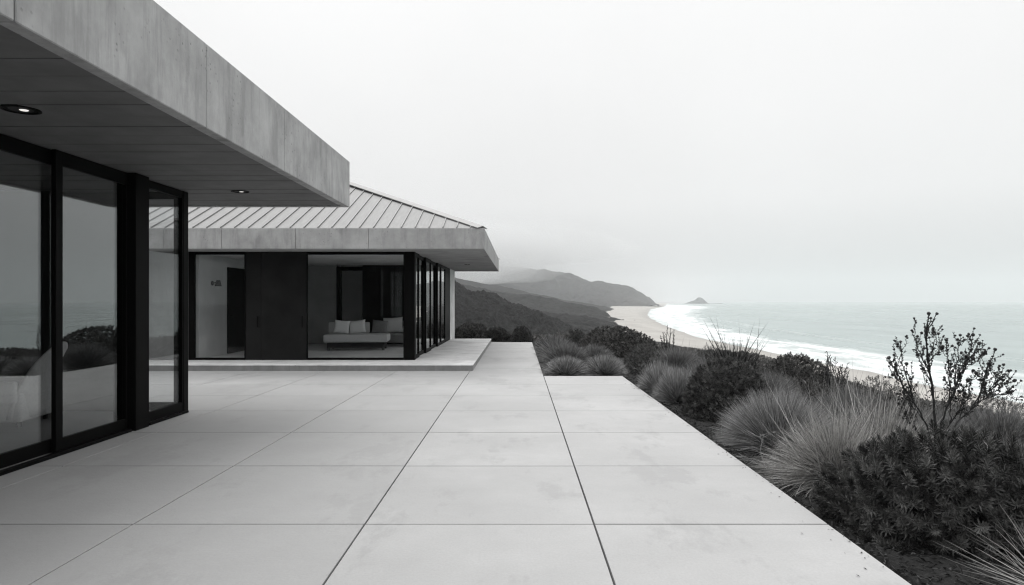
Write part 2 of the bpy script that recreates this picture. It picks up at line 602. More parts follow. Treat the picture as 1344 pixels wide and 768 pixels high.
# beach strip
by = np.concatenate([np.linspace(-600, 200, 20), np.linspace(210, 1200, 160), np.geomspace(1215, 9000, 90)])
bt = np.linspace(0, 1, 26)
BY, BT = np.meshgrid(by, bt, indexing="ij")
x0, x1 = X_in(BY) - 9, X_sh(BY) + 12
x0 = x0 + 5 * fbm(BY / 40, BT * 0, 3, 3)
BX = x0 + (x1 - x0) * BT
frac = (X_sh(BY) - x0) / (x1 - x0)
BZ = SEA + 0.02 + 2.0 * (1 - BT / frac) + 0.12 * fbm(BX / 9, BY / 30, 3, 4)
wet = np.clip(1 - (X_sh(BY) + 5 * fbm(BY / 55, BY * 0, 3, 8) - BX) / (0.24 * (X_sh(BY) - X_in(BY))), 0, 1) ** 0.7
tag(link("beach", grid_mesh("beach", BX, BY, BZ, {"wet": wet}), M["sand"]), kind="structure")

# sea: rows follow the waterline, s metres offshore
sy = np.concatenate([np.linspace(-3000, 100, 16), np.linspace(115, 900, 230), np.geomspace(906, 14000, 150)])
ss = np.concatenate([np.linspace(-14, 0, 8), np.linspace(1.5, 150, 110), np.geomspace(154, 22000, 70)])
SY, SS = np.meshgrid(sy, ss, indexing="ij")
SX = X_sh(SY) + SS
wob = 5.0 * fbm(SY / 45, SY * 0, 3, 21)
width = (50 + np.clip(SY - 700, 0, 1e9) * 0.075) * np.clip((4600 - SY) / 1800, 0.03, 1)
SN = (SS + wob * np.clip(1 - SS / 60, 0, 1)) / width
SZ = np.full_like(SX, SEA)
cap = np.zeros_like(SX)
for s0, a, w, sd, capk in ((34, 0.45, 4, 31, 0.0), (60, 0.6, 5, 33, 0.3), (86, 0.75, 5, 35, 0.25), (128, 0.6, 7, 39, 0.0), (190, 0.55, 10, 43, 0.0), (300, 0.6, 14, 47, 0.0)):
    c0 = s0 + 7 * fbm(SY / 130, SY * 0, 3, sd)
    br = np.clip(0.35 + 1.6 * fbm(SY / 160, SY * 0, 2, sd + 1), 0, 1) * np.clip(1 - SY / 2500, 0, 1)
    gsn = np.exp(-((SS - c0) / w) ** 2)
    SZ += a * br * gsn
    cap = np.maximum(cap, capk * br * (gsn > 0.35) * gsn)
SZ += 0.12 * fbm(SX / 12, SY / 30, 3, 51) * np.clip(SS / 20, 0, 1) * (SS < 3000)
SZ -= np.clip(-SS, 0, 20) * 0.01
tag(link("sea", grid_mesh("sea", SX, SY, SZ, {"sn": SN, "cap": cap}), M["sea"]), kind="structure")


# hills: ridges given by where they stand, with their own depth
def hill(name, pts, Y0, wf, wb, mat, nx, ny, rough, scale, sea=-27.0, seed=0, bush=0.0, bscale=1.0, seas_drop=60):
    p = np.array(pts, float)
    xs = (p[:, 0] - 680) / FPX * Y0
    zs = 1.6 + (395 - p[:, 1]) / FPX * Y0
    xs = np.concatenate([[xs[0] - 3.0 * (xs[-1] - xs[0])], xs, [xs[-1] + seas_drop]])
    zs = np.concatenate([[zs[0] * 1.25 + 5], zs, [sea - 12]])
    X = np.linspace(xs[1] - 0.9 * (xs[-1] - xs[1]), xs[-1], nx)
    t = np.linspace(-1, 1, ny)
    Yr = np.where(t < 0, t * wf, t * wb)
    XX, YY = np.meshgrid(X, Yr)
    ridge = np.interp(XX + 0.10 * wf * fbm(YY / (wf * 0.5), XX / (wf * 0.8), 3, seed + 3) * np.clip(np.abs(YY) / wf * 2.5, 0, 1), xs, zs)
    fall = np.where(YY < 0, np.abs(YY) / wf, np.abs(YY) / wb)
    prof = 1 - fall ** 1.15
    Z = sea + (ridge - sea) * prof
    k = np.clip(fall * 5, 0.12, 1) * np.clip((ridge - sea) / 20, 0.1, 1)
    k = k * np.clip(prof, 0, 1) ** 0.6
    Z += rough * k * fbm(XX / scale, YY / scale, 5, seed)
    gul = np.abs(fbm(XX / (scale * 1.3), YY / (scale * 3.2), 4, seed + 9))
    Z -= rough * 0.9 * k * (1 - np.clip(gul * 5, 0, 1)) * np.clip(fall * 6, 0, 1)
    if bush:
        b = noise2(XX / bscale, YY / bscale, seed + 5) * noise2(XX / (bscale * 3), YY / (bscale * 3), seed + 6)
        Z += bush * b * 2 + bush * 0.7 * fbm(XX / (bscale * 0.5), YY / (bscale * 0.5), 2, seed + 7)
    wgt = np.clip((X - X[0]) / (X[-1] - X[0]), 0, 1)[None, :] ** 2
    if Y0 > 3000:      # the headland narrows towards its foot
        XX = XX * (1 - wgt * (1 - np.minimum(1, (YY + Y0) / Y0)))
    if Y0 < 3000:      # the seaward end follows the foot of the coast
        XX = XX + np.minimum(X_in(YY + Y0) - X_in(Y0), 0) * wgt
    return tag(link(name, grid_mesh(name, XX, YY + Y0, Z), mat), kind="structure")


hill("hill", [(480, 335), (560, 352), (597, 369), (614, 383), (628, 386), (641, 385), (650, 389), (665, 397.5), (682, 403), (699, 409), (727, 420), (745, 428), (790, 446), (830, 462)],
     350, 150, 130, M["hill_near"], 620, 330, 4.0, 22, -24, 101, 1.3, 2.0, 12)
hill("hill", [(480, 372), (600, 384), (640, 392), (690, 406), (730, 412), (770, 417), (800, 423), (820, 430), (829, 437)],
     560, 150, 140, M["hill_mid"], 420, 200, 6, 40, -25, 131, 1.2, 5.0, 8)
hill("hill", [(480, 350), (600, 372), (640, 381), (665, 386), (693, 388), (720, 393), (741, 397), (778, 404), (790, 409), (797, 414.5)],
     1100, 330, 260, M["hill_mid"], 420, 200, 10, 80, -25, 151, 2.0, 9.0, 6)
hill("hill", [(480, 345), (600, 366), (660, 377), (700, 386), (740, 394), (775, 399), (796, 403), (806, 406.2)],
     1900, 500, 400, M["hill_mid"], 300, 160, 18, 160, -25, 171, 2.0, 16.0, 8)
hill("hill", [(400, 318), (560, 335), (620, 343), (660, 350), (700, 354), (721, 355.5), (735, 357), (749, 360), (760, 365), (775, 370), (788, 369.5), (800, 372), (812, 376.5), (823, 381), (832, 385), (840, 389), (848, 394), (855, 398.5), (860, 401)],
     4300, 1300, 1000, M["hill_far"], 520, 300, 66, 460, -26, 191, 9, 55.0, 40)
# rocky islet with its long low reef
isl_x = np.linspace(-190, 260, 180); isl_y = np.linspace(-120, 120, 80)
IX, IY = np.meshgrid(isl_x, isl_y)
pr = interp(IX, [(-190, -8), (-118, 0), (-100, 9), (-70, 20), (-45, 30), (-22, 47), (-4, 58), (10, 56), (30, 44), (48, 27), (66, 10), (85, 3.0), (110, 2.0), (170, 2.2), (190, 4.5), (200, 1.0), (215, -3), (260, -8)])
IZ = SEA - 6 + (pr + 6) * (1 - (np.abs(IY) / 120) ** 1.4) + 7 * fbm(IX / 30, IY / 30, 5, 211) * np.clip(pr / 15, 0, 1)
tag(link("island", grid_mesh("island", IX + 1590, IY + 6000, IZ), M["rock"]), kind="structure")

# air: one closed box of thin haze, and low cloud sitting on the far ridge
def m_volume(name, color, dens, aniso=0.0):
    m = bpy.data.materials.new(name)
    m.use_nodes = True
    n, l = m.node_tree.nodes, m.node_tree.links
    n.clear()
    o = n.new("ShaderNodeOutputMaterial")
    v = n.new("ShaderNodeVolumePrincipled")
    v.inputs["Color"].default_value = (*color, 1)
    v.inputs["Density"].default_value = dens
    v.inputs["Anisotropy"].default_value = aniso
    l.new(v.outputs[0], o.inputs["Volume"])
    return m


HAZE_D = 1.1e-4
tag(MB().box(-9000, 23500, -3500, 14500, -60, 460).build("haze", m_volume("haze_air", (0.86, 0.88, 0.885), HAZE_D)), kind="stuff")


def cloud(c, r, dens, seed):
    n, mm = 72, 40
    vs, fs = [], []
    for i in range(mm + 1):
        th = math.pi * i / mm
        for k in range(n):
            ph = 2 * math.pi * k / n
            d = np.array([math.sin(th) * math.cos(ph), math.sin(th) * math.sin(ph), math.cos(th)])
            s = 1 + 0.34 * float(fbm(d[0] * 2 + d[2] + 5, d[1] * 2 + d[2] * 1.3 + 3, 3, seed))
            vs.append((c[0] + r[0] * d[0] * s, c[1] + r[1] * d[1] * s, c[2] + r[2] * d[2] * s))
    for i in range(mm):
        for k in range(n):
            fs.append((i * n + k, (i + 1) * n + k, (i + 1) * n + (k + 1) % n, i * n + (k + 1) % n))
    return MB().add(vs, fs)


cl = cloud((-760, 3300, 245), (1250, 640, 165), 1, 3)
tag(cl.build("fog_bank", m_volume("fog_vapour", (0.865, 0.87, 0.87), 0.0030), smooth=True), kind="stuff")

# ------------------------------------------------------------------ terrace
XE = [-14.35, -12.7, -11.05, -9.4, -7.72, -6.06, -4.41, -2.76, -1.10, 0.545, 2.22]
YE = [-5.1, -3.45, -1.8, -0.12, 1.53, 3.20, 4.893, 6.62, 8.31, 9.93, 11.52, 13.03, 14.55, 16.2, 17.85, 19.5, 21.15, 22.8, 24.45, 26.45]
tv = NP()
GXW, GYW, BV = 0.0065, 0.008, 0.002
for i in range(len(XE) - 1):
    for j in range(len(YE) - 1):
        xa, xb, ya, yb = XE[i], XE[i + 1], YE[j], YE[j + 1]
        if i == 9 and ya > 14.5: continue
        if ya > 16 and xb < -1.0: continue
        xa += GXW * (i > 0); xb -= GXW; ya += GYW; yb -= GYW
        if i == 9: xb = 2.22
        dz = rng.normal(0, 0.0006)
        b = BV
        v = [(xa, ya, -.1), (xb, ya, -.1), (xb, yb, -.1), (xa, yb, -.1), (xa, ya, dz - b), (xb, ya, dz - b), (xb, yb, dz - b), (xa, yb, dz - b),
             (xa + b, ya + b, dz), (xb - b, ya + b, dz), (xb - b, yb - b, dz), (xa + b, yb - b, dz)]
        tv.add(v, quads=[(3, 2, 1, 0), (0, 1, 5, 4), (1, 2, 6, 5), (2, 3, 7, 6), (3, 0, 4, 7), (4, 5, 9, 8), (5, 6, 10, 9), (6, 7, 11, 10), (7, 4, 8, 11), (8, 9, 10, 11)], rnd=float(np.clip(rng.uniform(.05, .4) + (.55 if xb < -2.7 else .48 if xb < -1.0 else 0) * (ya < 13), 0, 1)))  # house-side slabs get extra darkening: canopy shade put into their colour
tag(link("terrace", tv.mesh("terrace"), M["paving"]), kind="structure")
MB().box(-14.3, 2.19, -5.05, 14.52, -0.30, -0.085).box(-1.09, 0.52, 14.53, 26.42, -0.30, -0.085).box(-14.3, -1.10, 14.53, 27.6, -0.30, -0.085).build("terrace_base", M["under"])["kind"] = "structure"

# ------------------------------------------------------------------ front house
H = empty("house", (-7.4, 4, 0), "flat roofed concrete house with black framed sliding glass walls and deep overhang at the front", "house")
GZT = 3.18
roof = MB().box(-12.0, -2.960, -4.0, 11.290, 3.235, 3.895).build("roof", M["under"], H, 0.006)
fy = [-4.0, -0.9, 1.45, 3.83, 6.18, 8.24, 10.07, 11.43]
for a, b in zip(fy[:-1], fy[1:]):
    MB().box(-2.94, -2.82, a + .007, b - (.007 if b < 11.4 else 0), 3.165, 3.93).build("fascia_panel", M["fascia"], roof, 0.007)
fx = [-12.0, -9.6, -7.2, -5.0, -2.945]
for a, b in zip(fx[:-1], fx[1:]):
    MB().box(a + .005, b - .003, 11.31, 11.428, 3.165, 3.93).build("fascia_panel", M["fascia"], roof, 0.007)
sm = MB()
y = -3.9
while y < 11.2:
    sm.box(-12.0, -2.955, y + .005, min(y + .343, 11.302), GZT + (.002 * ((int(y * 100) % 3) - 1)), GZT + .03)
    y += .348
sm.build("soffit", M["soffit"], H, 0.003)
em = Mat("lamp_lens"); em.set(Roughness=0.2)
em.bsdf.inputs["Base Color"].default_value = (0.5, 0.5, 0.5, 1)
em.bsdf.inputs["Emission Color"].default_value = (1, 0.97, 0.92, 1)
em.bsdf.inputs["Emission Strength"].default_value = 0.8


def downlight(parent, x, y, z, r, name="downlight"):
    n = 28
    v, f = [], []
    prof = [(r, z + .004), (r, z - .008), (r * .86, z - .010), (r * .80, z - .004), (r * .62, z - .003)]
    for pr_, pz in prof:
        for k in range(n):
            v.append((x + pr_ * math.cos(2 * math.pi * k / n), y + pr_ * math.sin(2 * math.pi * k / n), pz))
    for i in range(len(prof) - 1):
        for k in range(n):
            f.append((i * n + k, i * n + (k + 1) % n, (i + 1) * n + (k + 1) % n, (i + 1) * n + k))
    o = MB().add(v, f).build(name, M["black"], parent)
    MB().tube([(x, y, z - .0025), (x, y, z - .0015)], r * .64, r * .64, 24).build("reflector", M["dark"], o)
    # the lit lens sits on one side of the deep black reflector
    MB().tube([(x + r * .1, y + r * .1, z - .007), (x + r * .1, y + r * .1, z - .003)], r * .2, r * .24, 16).build("lamp", em.m, o)
    return o


downlight(H, -4.10, 5.63, GZT, .145)
downlight(H, -4.01, 9.85, GZT, .125)
downlight(H, -4.05, 1.5, GZT, .145)

GX0 = -4.80


def bay(parent, y0, y1, xo, st0, st1, glass, z0=0.02, z1=3.175, rail=0.135, head=0.15, d=0.07, name="window"):
    """a glazed bay in a wall that runs along Y: frame with a pane under it"""
    f = MB()
    f.box(xo - d, xo, y0, y0 + st0, z0, z1)
    f.box(xo - d, xo, y1 - st1, y1, z0, z1)
    f.box(xo - d + .003, xo - .003, y0 + st0, y1 - st1, z0, z0 + rail)
    f.box(xo - d + .003, xo - .003, y0 + st0, y1 - st1, z1 - head, z1)
    o = f.build(name, M["black"], parent, 0.004)
    MB().box(xo - d / 2 - .006, xo - d / 2 + .006, y0 + st0 - .01, y1 - st1 + .01, z0 + rail - .01, z1 - head + .01).build("pane", glass, o)
    return o


bay(H, -2.9, -.4, GX0, .08, .08, M["glassA"])
bay(H, -.39, 2.1, GX0, .08, .08, M["glassA"])
bay(H, 2.11, 4.6, GX0, .08, .08, M["glassA"])
bay(H, 4.61, 7.215, GX0 - .062, .08, .03, M["glassA"], d=.05)
w2 = bay(H, 7.09, 8.39, GX0, .11, .03, M["glassA"], d=.05)
bay(H, 8.705, 9.79, GX0, .03, .03, M["glassB"], rail=.13, head=.10)
MB().box(-4.98, -4.70, 8.395, 8.70, 0.0, 3.176).build("post", M["black"], H, 0.006)
MB().box(-4.945, -4.795, 9.795, 9.93, 0.0, 3.176).build("post", M["black"], H, 0.006)
MB().box(-4.79, -4.72, -2.9, 8.355, 0.001, 0.035).build("sill_track", M["black"], H, 0.004)
MB().box(-4.775, -4.72, 8.77, 9.79, 0.001, 0.03).build("sill_track", M["black"], H, 0.004)
# glazed return at the far end, then solid wall
f = MB().box(-5.72, -4.95, 9.84, 9.9, .02, .135).box(-5.72, -4.95, 9.84, 9.9, 3.07, 3.175).box(-5.80, -5.723, 9.83, 9.91, .02, 3.175)
ew = f.build("window", M["black"], H, 0.004)
MB().box(-5.725, -4.945, 9.865, 9.877, .125, 3.08).build("pane", M["glassB"], ew)
MB().box(-10.0, -5.805, 9.80, 9.93, .0, 3.176).build("wall", M["darkwall"], H, 0.004)
MB().box(-10.15, -10.003, -3.0, 9.93, .0, 3.176).build("wall", M["darkwall"], H)
MB().box(-10.0, -4.8, -3.15, -3.003, .0, 3.176).build("wall", M["darkwall"], H)
MB().box(-10.0, -4.88, -3.0, 9.795, .004, .018).build("floor", M["floor"], H)

# ------------------------------------------------------------------ pavilion
P = empty("pavilion", (-6, 21, 0), "concrete pavilion with a hipped standing seam metal roof and dark glazed front", "house")
PF = 0.14
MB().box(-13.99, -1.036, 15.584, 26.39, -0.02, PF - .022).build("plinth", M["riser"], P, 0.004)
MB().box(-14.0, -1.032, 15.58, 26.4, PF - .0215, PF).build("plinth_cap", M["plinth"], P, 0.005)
MB().box(-7.95, -2.66, 16.93, 24.6, PF + .002, PF + .012).build("floor", M["roomfloor"], P)
MB().box(-7.95, -2.66, 16.93, 24.59, 2.790, 2.808).build("ceiling", M["ceiling"], P)
SZP = 2.815
proof = MB()
ex, eyf, eyb, ez, pit = -0.80, 15.82, 27.79, 3.288, 0.415
half = (eyb - eyf) / 2
rz = ez + pit * half
ry = (eyf + eyb) / 2
xl = -14.0
v = [(xl, eyf, ez), (ex, eyf, ez), (ex, eyb, ez), (xl, eyb, ez), (ex - half, ry, rz), (xl, ry, rz)]
v2 = [(a, b, c - .06) for a, b, c in v]
proof.add(v + v2, [(0, 1, 4, 5), (1, 2, 4), (2, 3, 5, 4), (3, 0, 5), (7, 6, 11, 10), (8, 7, 10), (9, 8, 10, 11), (6, 9, 11),
                   (0, 6, 7, 1), (1, 7, 8, 2), (2, 8, 9, 3), (3, 9, 6, 0)])
roof2 = proof.build("roof", M["roof"], P)
seams = MB()
x = ex - .30
sn_ = math.hypot(1, pit)
while x > xl:
    t = min(half, ex - x)          # length up the slope in plan
    if t > .15:
        for s in (1,):
            a = Vector((x, eyf - .005, ez)); b = Vector((x, eyf + t - .06, ez + pit * (t - .06)))
            w, hgt = .009, .034
            seams.add([a + Vector((-w, 0, 0)), a + Vector((w, 0, 0)), a + Vector((w, 0, hgt)), a + Vector((-w, 0, hgt)),
                       b + Vector((-w, 0, 0)), b + Vector((w, 0, 0)), b + Vector((w, 0, hgt)), b + Vector((-w, 0, hgt))],
                      [(0, 1, 2, 3), (4, 7, 6, 5), (0, 4, 5, 1), (1, 5, 6, 2), (2, 6, 7, 3), (3, 7, 4, 0)])
    x -= .322
yy = eyf + .32
while yy < eyb - .2:
    t = min(yy - eyf, eyb - yy)
    a = Vector((ex + .005, yy, ez)); b = Vector((ex - t, yy, ez + pit * t))
    w, hgt = .012, .032
    if t > .15:
        seams.add([a + Vector((0, -w, 0)), a + Vector((0, w, 0)), a + Vector((0, w, hgt)), a + Vector((0, -w, hgt)),
                   b + Vector((0, -w, 0)), b + Vector((0, w, 0)), b + Vector((0, w, hgt)), b + Vector((0, -w, hgt))],
                  [(0, 1, 2, 3), (4, 7, 6, 5), (0, 4, 5, 1), (1, 5, 6, 2), (2, 6, 7, 3), (3, 7, 4, 0)])
    yy += .322
seams.build("roof_seam", M["rooftrim"], roof2)


def hip_cap(a, b, wdt, lift):
    a, b = Vector(a), Vector(b)
    d = (b - a).normalized()
    side = d.cross(Vector((0, 0, 1))).normalized()
    up = side.cross(d).normalized()
    m = MB()
    pr_ = [(-wdt, lift - .075), (-wdt, lift - .055), (0, lift), (wdt, lift - .055), (wdt, lift - .075), (0, lift - .03)]
    vs = [a + side * p + up * q for p, q in pr_] + [b + side * p + up * q for p, q in pr_]
    n = len(pr_)
    fs = [(i, (i + 1) % n, n + (i + 1) % n, n + i) for i in range(n)] + [tuple(range(n))[::-1], tuple(range(n, 2 * n))]
    m.add(vs, fs)
    return m


for a, b in (((ex - .04, eyf + .04, ez - .045), (ex - half, ry, rz)), ((ex - .04, eyb - .04, ez - .045), (ex - half, ry, rz)), ((ex - half, ry, rz), (xl, ry, rz))):
    hip_cap(a, b, .15, .105).build("ridge_cap", M["rooftrim"], roof2)
px = [-14.0, -11.4, -9.7, -8.2, -6.87, -5.15, -3.46, -0.79]
for a, b in zip(px[:-1], px[1:]):
    MB().box(a + .004, b - (.004 if b < -1 else 0), 15.80, 15.94, SZP - .01, 3.28).build("fascia_panel", M["fascia"], roof2, 0.006)
py = [15.945, 18.9, 21.9, 24.9, 27.8]
for a, b in zip(py[:-1], py[1:]):
    MB().box(-.93, -.79, a + .004, b - .004, SZP - .01, 3.28).build("fascia_panel", M["fascia"], roof2, 0.006)
MB().box(-14, -.79, 27.805, 27.94, SZP - .01, 3.28).build("fascia_panel", M["fascia"], roof2, 0.006)
MB().box(-13.99, -.935, 15.945, 27.8, SZP, SZP + .1).build("soffit", M["soffitcon"], P)
downlight(P, -1.70, 22.8, SZP, .095)
# walls
MB().box(-14.0, -8.135, 16.84, 17.04, PF, SZP - .002).build("wall", M["wallcon"], P, 0.006)
MB().box(-2.80, -2.545, 25.68, 27.4, -.02, SZP - .002).build("pier", M["pier"], P, 0.008)
MB().box(-14.0, -2.81, 25.9, 26.1, PF, SZP - .002).build("wall", M["darkwall"], P)
MB().box(-8.133, -7.96, 17.045, 25.89, PF, SZP - .002).build("wall", M["plaster"], P)
dr = MB().box(-7.957, -7.925, 18.65, 20.1, PF + .015, 2.52).build("interior_door", M["panel"], P, 0.004)
MB().tube([(-7.92, 18.8, 1.2), (-7.87, 18.8, 1.2), (-7.87, 18.93, 1.2)], .012, .012, 8).build("handle", M["black"], dr)
MB().box(-7.957, -7.945, 17.55, 17.68, 1.45, 1.62).build("light_switch", M["plaster"], P, 0.003)
# back wall of the room with a doorway in it
MB().box(-7.955, -6.08, 22.9, 23.05, PF + .013, SZP - .004).build("wall", M["greywall"], P)
MB().box(-5.94, -5.19, 22.9, 23.05, 2.74, SZP - .004).build("wall", M["greywall"], P)
MB().box(-6.077, -5.945, 22.84, 23.06, PF + .013, 2.735).box(-5.944, -5.20, 22.84, 23.06, 2.62, 2.735).build("door_frame", M["black"], P, 0.004)
MB().box(-7.9, -2.82, 24.6, 24.72, PF, SZP - .004).build("wall", M["plaster"], P)
cab = MB().box(-5.185, -2.83, 22.75, 23.05, PF + .013, SZP - .004).build("wall_cabinet", M["panel"], P, 0.004)
for cx in (-4.60, -4.012, -3.424, -2.836):
    MB().box(cx - .582, cx - .003, 22.73, 22.748, PF + .03, 2.77).build("cabinet_door", M["panel"], cab, 0.003)
# front: black frame, fixed pane, two black sliding doors, wide pane, corner post
YFZ = 16.84


def bay_x(parent, x0, x1, y, s0, s1, glass, z0=PF + .002, z1=SZP - .003, rail=.055, head=.07, d=.07):
    f = MB().box(x0, x0 + s0, y, y + d, z0, z1).box(x1 - s1, x1, y, y + d, z0, z1)
    f.box(x0 + s0, x1 - s1, y + .003, y + d - .003, z0, z0 + rail).box(x0 + s0, x1 - s1, y + .003, y + d - .003, z1 - head, z1)
    o = f.build("window", M["black"], parent, 0.004)
    MB().box(x0 + s0 - .01, x1 - s1 + .01, y + d / 2 - .006, y + d / 2 + .006, z0 + rail - .01, z1 - head + .01).build("pane", glass, o)
    return o


bay_x(P, -8.132, -6.735, YFZ, .15, .02, M["glassB"])
bay_x(P, -5.225, -2.81, YFZ, .025, .02, M["glassB"])
for a, b, o_ in ((-6.732, -6.335, .02), (-6.332, -5.228, 0.0)):
    d_ = MB().box(a, b, YFZ + o_, YFZ + o_ + .06, PF + .002, SZP - .003).build("sliding_door", M["panel"], P, 0.004)
    hx = b - .09
    MB().tube([(hx, YFZ + o_ - .002, .95), (hx, YFZ + o_ - .04, .95), (hx, YFZ + o_ - .04, 1.22), (hx, YFZ + o_ - .002, 1.22)], .011, .011, 8).build("handle", M["black"], d_)
MB().box(-2.807, -2.548, YFZ - .01, YFZ + .22, PF + .001, SZP - .003).build("post", M["black"], P, 0.005)
# right-hand glazing down the side
sg = [(17.065, 17.72), (17.72, 19.0), (19.0, 20.15), (20.15, 21.75), (21.75, 22.75)]
for k, (a, b) in enumerate(sg):
    bay(P, a + .002, b - .002, -2.56 - (.05 if k % 2 else 0), .09, .09, M["glassB"], PF + .002, SZP - .003, .10, .10, .06)
bay(P, 22.76, 24.1, -2.56, .09, .09, M["glassB"], PF + .002, SZP - .003, .10, .10, .06)
MB().box(-2.62, -2.56, 24.11, 25.67, PF + .002, SZP - .003).build("sliding_door", M["panel"], P, 0.004)

# ------------------------------------------------------------------ furniture seen through the glass
def rbox(x0, x1, y0, y1, z0, z1, name, mat, parent, bev, seg=3):
    return MB().box(x0, x1, y0, y1, z0, z1).build(name, mat, parent, bev, seg, local=True, smooth=True)


def cushion_mesh(w, h, t, n=16):
    u = np.linspace(-1, 1, n)
    U, V = np.meshgrid(u, u)
    th = t / 2 * np.clip((1 - np.abs(U) ** 2.6), 0, 1) ** 0.5 * np.clip((1 - np.abs(V) ** 2.6), 0, 1) ** 0.5
    sx = 1 - 0.07 * (1 - V ** 2) ** 1.0 * (np.abs(U) ** 3)
    sz = 1 - 0.07 * (1 - U ** 2) ** 1.0 * (np.abs(V) ** 3)
    pts = []
    for s in (1, -1):
        pts.append(np.stack([U * w / 2 * sx, s * th - 0 * U, V * h / 2 * sz + h / 2], -1).reshape(-1, 3))
    i = np.arange(n * n).reshape(n, n)
    q = np.stack([i[:-1, :-1], i[:-1, 1:], i[1:, 1:], i[1:, :-1]], -1).reshape(-1, 4)
    a = NP().add(pts[0], quads=q[:, ::-1]).add(pts[1], quads=q)
    return a.mesh("pillow", smooth=True)


def pillow(loc, w, h, t, rx, ry, rz_, mat, label):
    me = cushion_mesh(w, h, t)
    o = bpy.data.objects.new("pillow", me)
    me.materials.append(mat)
    o.location = loc
    o.rotation_euler = (rx, ry, rz_)
    col.objects.link(o)
    return tag(o, label, "pillow", "pillows on the seats")


bed = empty("daybed", (-4.78, 20.35, PF + .013), "low grey upholstered daybed on a dark base behind the wide pavilion window", "daybed", rz=R(6))
rbox(-.92, .92, -.52, .52, .235, .47, "mattress", M["fabric"], bed, .05)
MB().box(-.82, .82, -.44, .44, .07, .232).build("base_frame", M["dark"], bed, .006, 1, local=True)
for sx in (-1, 1):
    for sy_ in (-1, 1):
        MB().box(sx * .78 - .035, sx * .78 + .035, sy_ * .38 - .035, sy_ * .38 + .035, 0, .168).build("leg", M["dark"], bed, .004, 1, local=True)
MB().box(-.92, .30, .40, .55, .471, .80).build("backrest", M["fabric"], bed, .04, 3, local=True, smooth=True)
zt = PF + .013 + .478
pillow((-5.30, 20.42, zt), .46, .40, .17, R(-14), R(5), R(2), M["white"], "white square pillow leaning at the outer end of the daybed")
pillow((-4.80, 20.45, zt), .50, .40, .17, R(-14), R(-7), R(-2), M["white"], "white square pillow on the middle of the daybed next to the charcoal one")
pillow((-4.20, 20.62, zt), .46, .40, .16, R(-16), R(4), R(4), M["dkfab"], "charcoal square pillow at the inner end of the daybed")
sofa = empty("sofa", (-3.75, 21.95, PF + .013), "dark sofa half hidden behind the corner post and the grey daybed", "sofa")
rbox(-.75, .85, -.45, .40, .12, .42, "seat", M["dkfab"], sofa, .05)
rbox(-.75, .85, .25, .42, .425, .80, "backrest", M["dkfab"], sofa, .05)
for sx in (-.68, .78):
    for sy_ in (-.36, .32):
        MB().box(sx - .03, sx + .03, sy_ - .03, sy_ + .03, 0, .118).build("leg", M["dark"], sofa, 0, 1, local=True)
pillow((-3.98, 21.78, PF + .013 + .43), .62, .50, .18, R(-12), R(-3), R(4), M["fabric"], "large mid grey pillow propped up on the dark sofa")
pillow((-3.56, 21.70, PF + .013 + .43), .34, .46, .14, R(-10), R(6), R(-35), M["white"], "narrow white pillow on the dark sofa beside the corner post")


def sconce(loc, face, label):
    o = empty("wall_sconce", loc, label, "wall lamp", "small wall lamps in the pavilion")
    fx_, fy_ = face
    m = MB()
    m.tube([(0, 0, 0), (fx_ * .02, fy_ * .02, 0)], .06, .06, 16)
    m.build("wall_plate", M["black"], o, local=True)
    MB().tube([(fx_ * .02, fy_ * .02, 0), (fx_ * .12, fy_ * .12, .02), (fx_ * .16, fy_ * .16, .06)], .012, .012, 8).build("arm", M["black"], o, local=True)
    MB().tube([(fx_ * .16, fy_ * .16, -.08), (fx_ * .16, fy_ * .16, .08)], .085, .05, 16).build("lamp_shade", M["black"], o, local=True)
    return o


sconce((-7.958, 17.75, 2.06), (1, 0), "small black wall lamp on the pale side wall behind the first pavilion window")
sconce((-5.42, 24.597, 1.95), (0, -1), "small black wall lamp seen through the inner doorway behind the daybed")
vase = empty("vase", (-5.36, 23.35, PF), "slim dark vase with a dry stem standing in the inner doorway", "vase")
MB().tube([(0, 0, .0), (0, 0, .12), (0, 0, .5), (0, 0, .62), (0, 0, .72)], .07, .03, 14).build("vase_body", M["dark"], vase, local=True)
MB().tube([(0, 0, .7), (.02, 0, .9), (.05, 0, 1.15)], .012, .004, 6).build("dry_stem", M["dark"], vase, local=True)

# armchair and ottoman in the front house
ac = empty("armchair", (-6.55, 8.85, .018), "white armchair with a tall flared back behind the sliding glass", "armchair", rz=R(8))
rbox(-.42, .30, -.38, .38, .06, .44, "seat", M["chair"], ac, .04)
nv, nu = 16, 14
bv, bf = [], []
for i in range(nv):
    t = i / (nv - 1)
    xo = .26 + .33 * t ** 1.5
    hw = .40 * (1 - .42 * t ** 2.2)
    for side in (0, 1):
        for k in range(nu):
            u_ = -1 + 2 * k / (nu - 1)
            wrap = .12 * u_ ** 2 * (1 - .5 * t)
            th = (.075 * (1 - .65 * t)) * (1 - .3 * u_ ** 2)
            zz = .10 + .95 * t - .10 * u_ ** 2 * t ** 3
            bv.append((xo - wrap + (th if side else 0), u_ * hw, zz))
n2 = 2 * nu
for i in range(nv - 1):
    for k in range(nu - 1):
        a = i * n2 + k
        bf += [(a, a + 1, a + n2 + 1, a + n2), (a + nu, a + nu + n2, a + nu + n2 + 1, a + nu + 1)]
    a = i * n2
    bf += [(a, a + n2, a + nu + n2, a + nu), (a + nu - 1, a + 2 * nu - 1, a + 2 * nu - 1 + n2, a + nu - 1 + n2)]
for k in range(nu - 1):
    bf += [(k, k + nu, k + nu + 1, k + 1)]
    a = (nv - 1) * n2 + k
    bf += [(a, a + 1, a + nu + 1, a + nu)]
MB().add(bv, bf).build("backrest", M["chair"], ac, local=True, smooth=True)
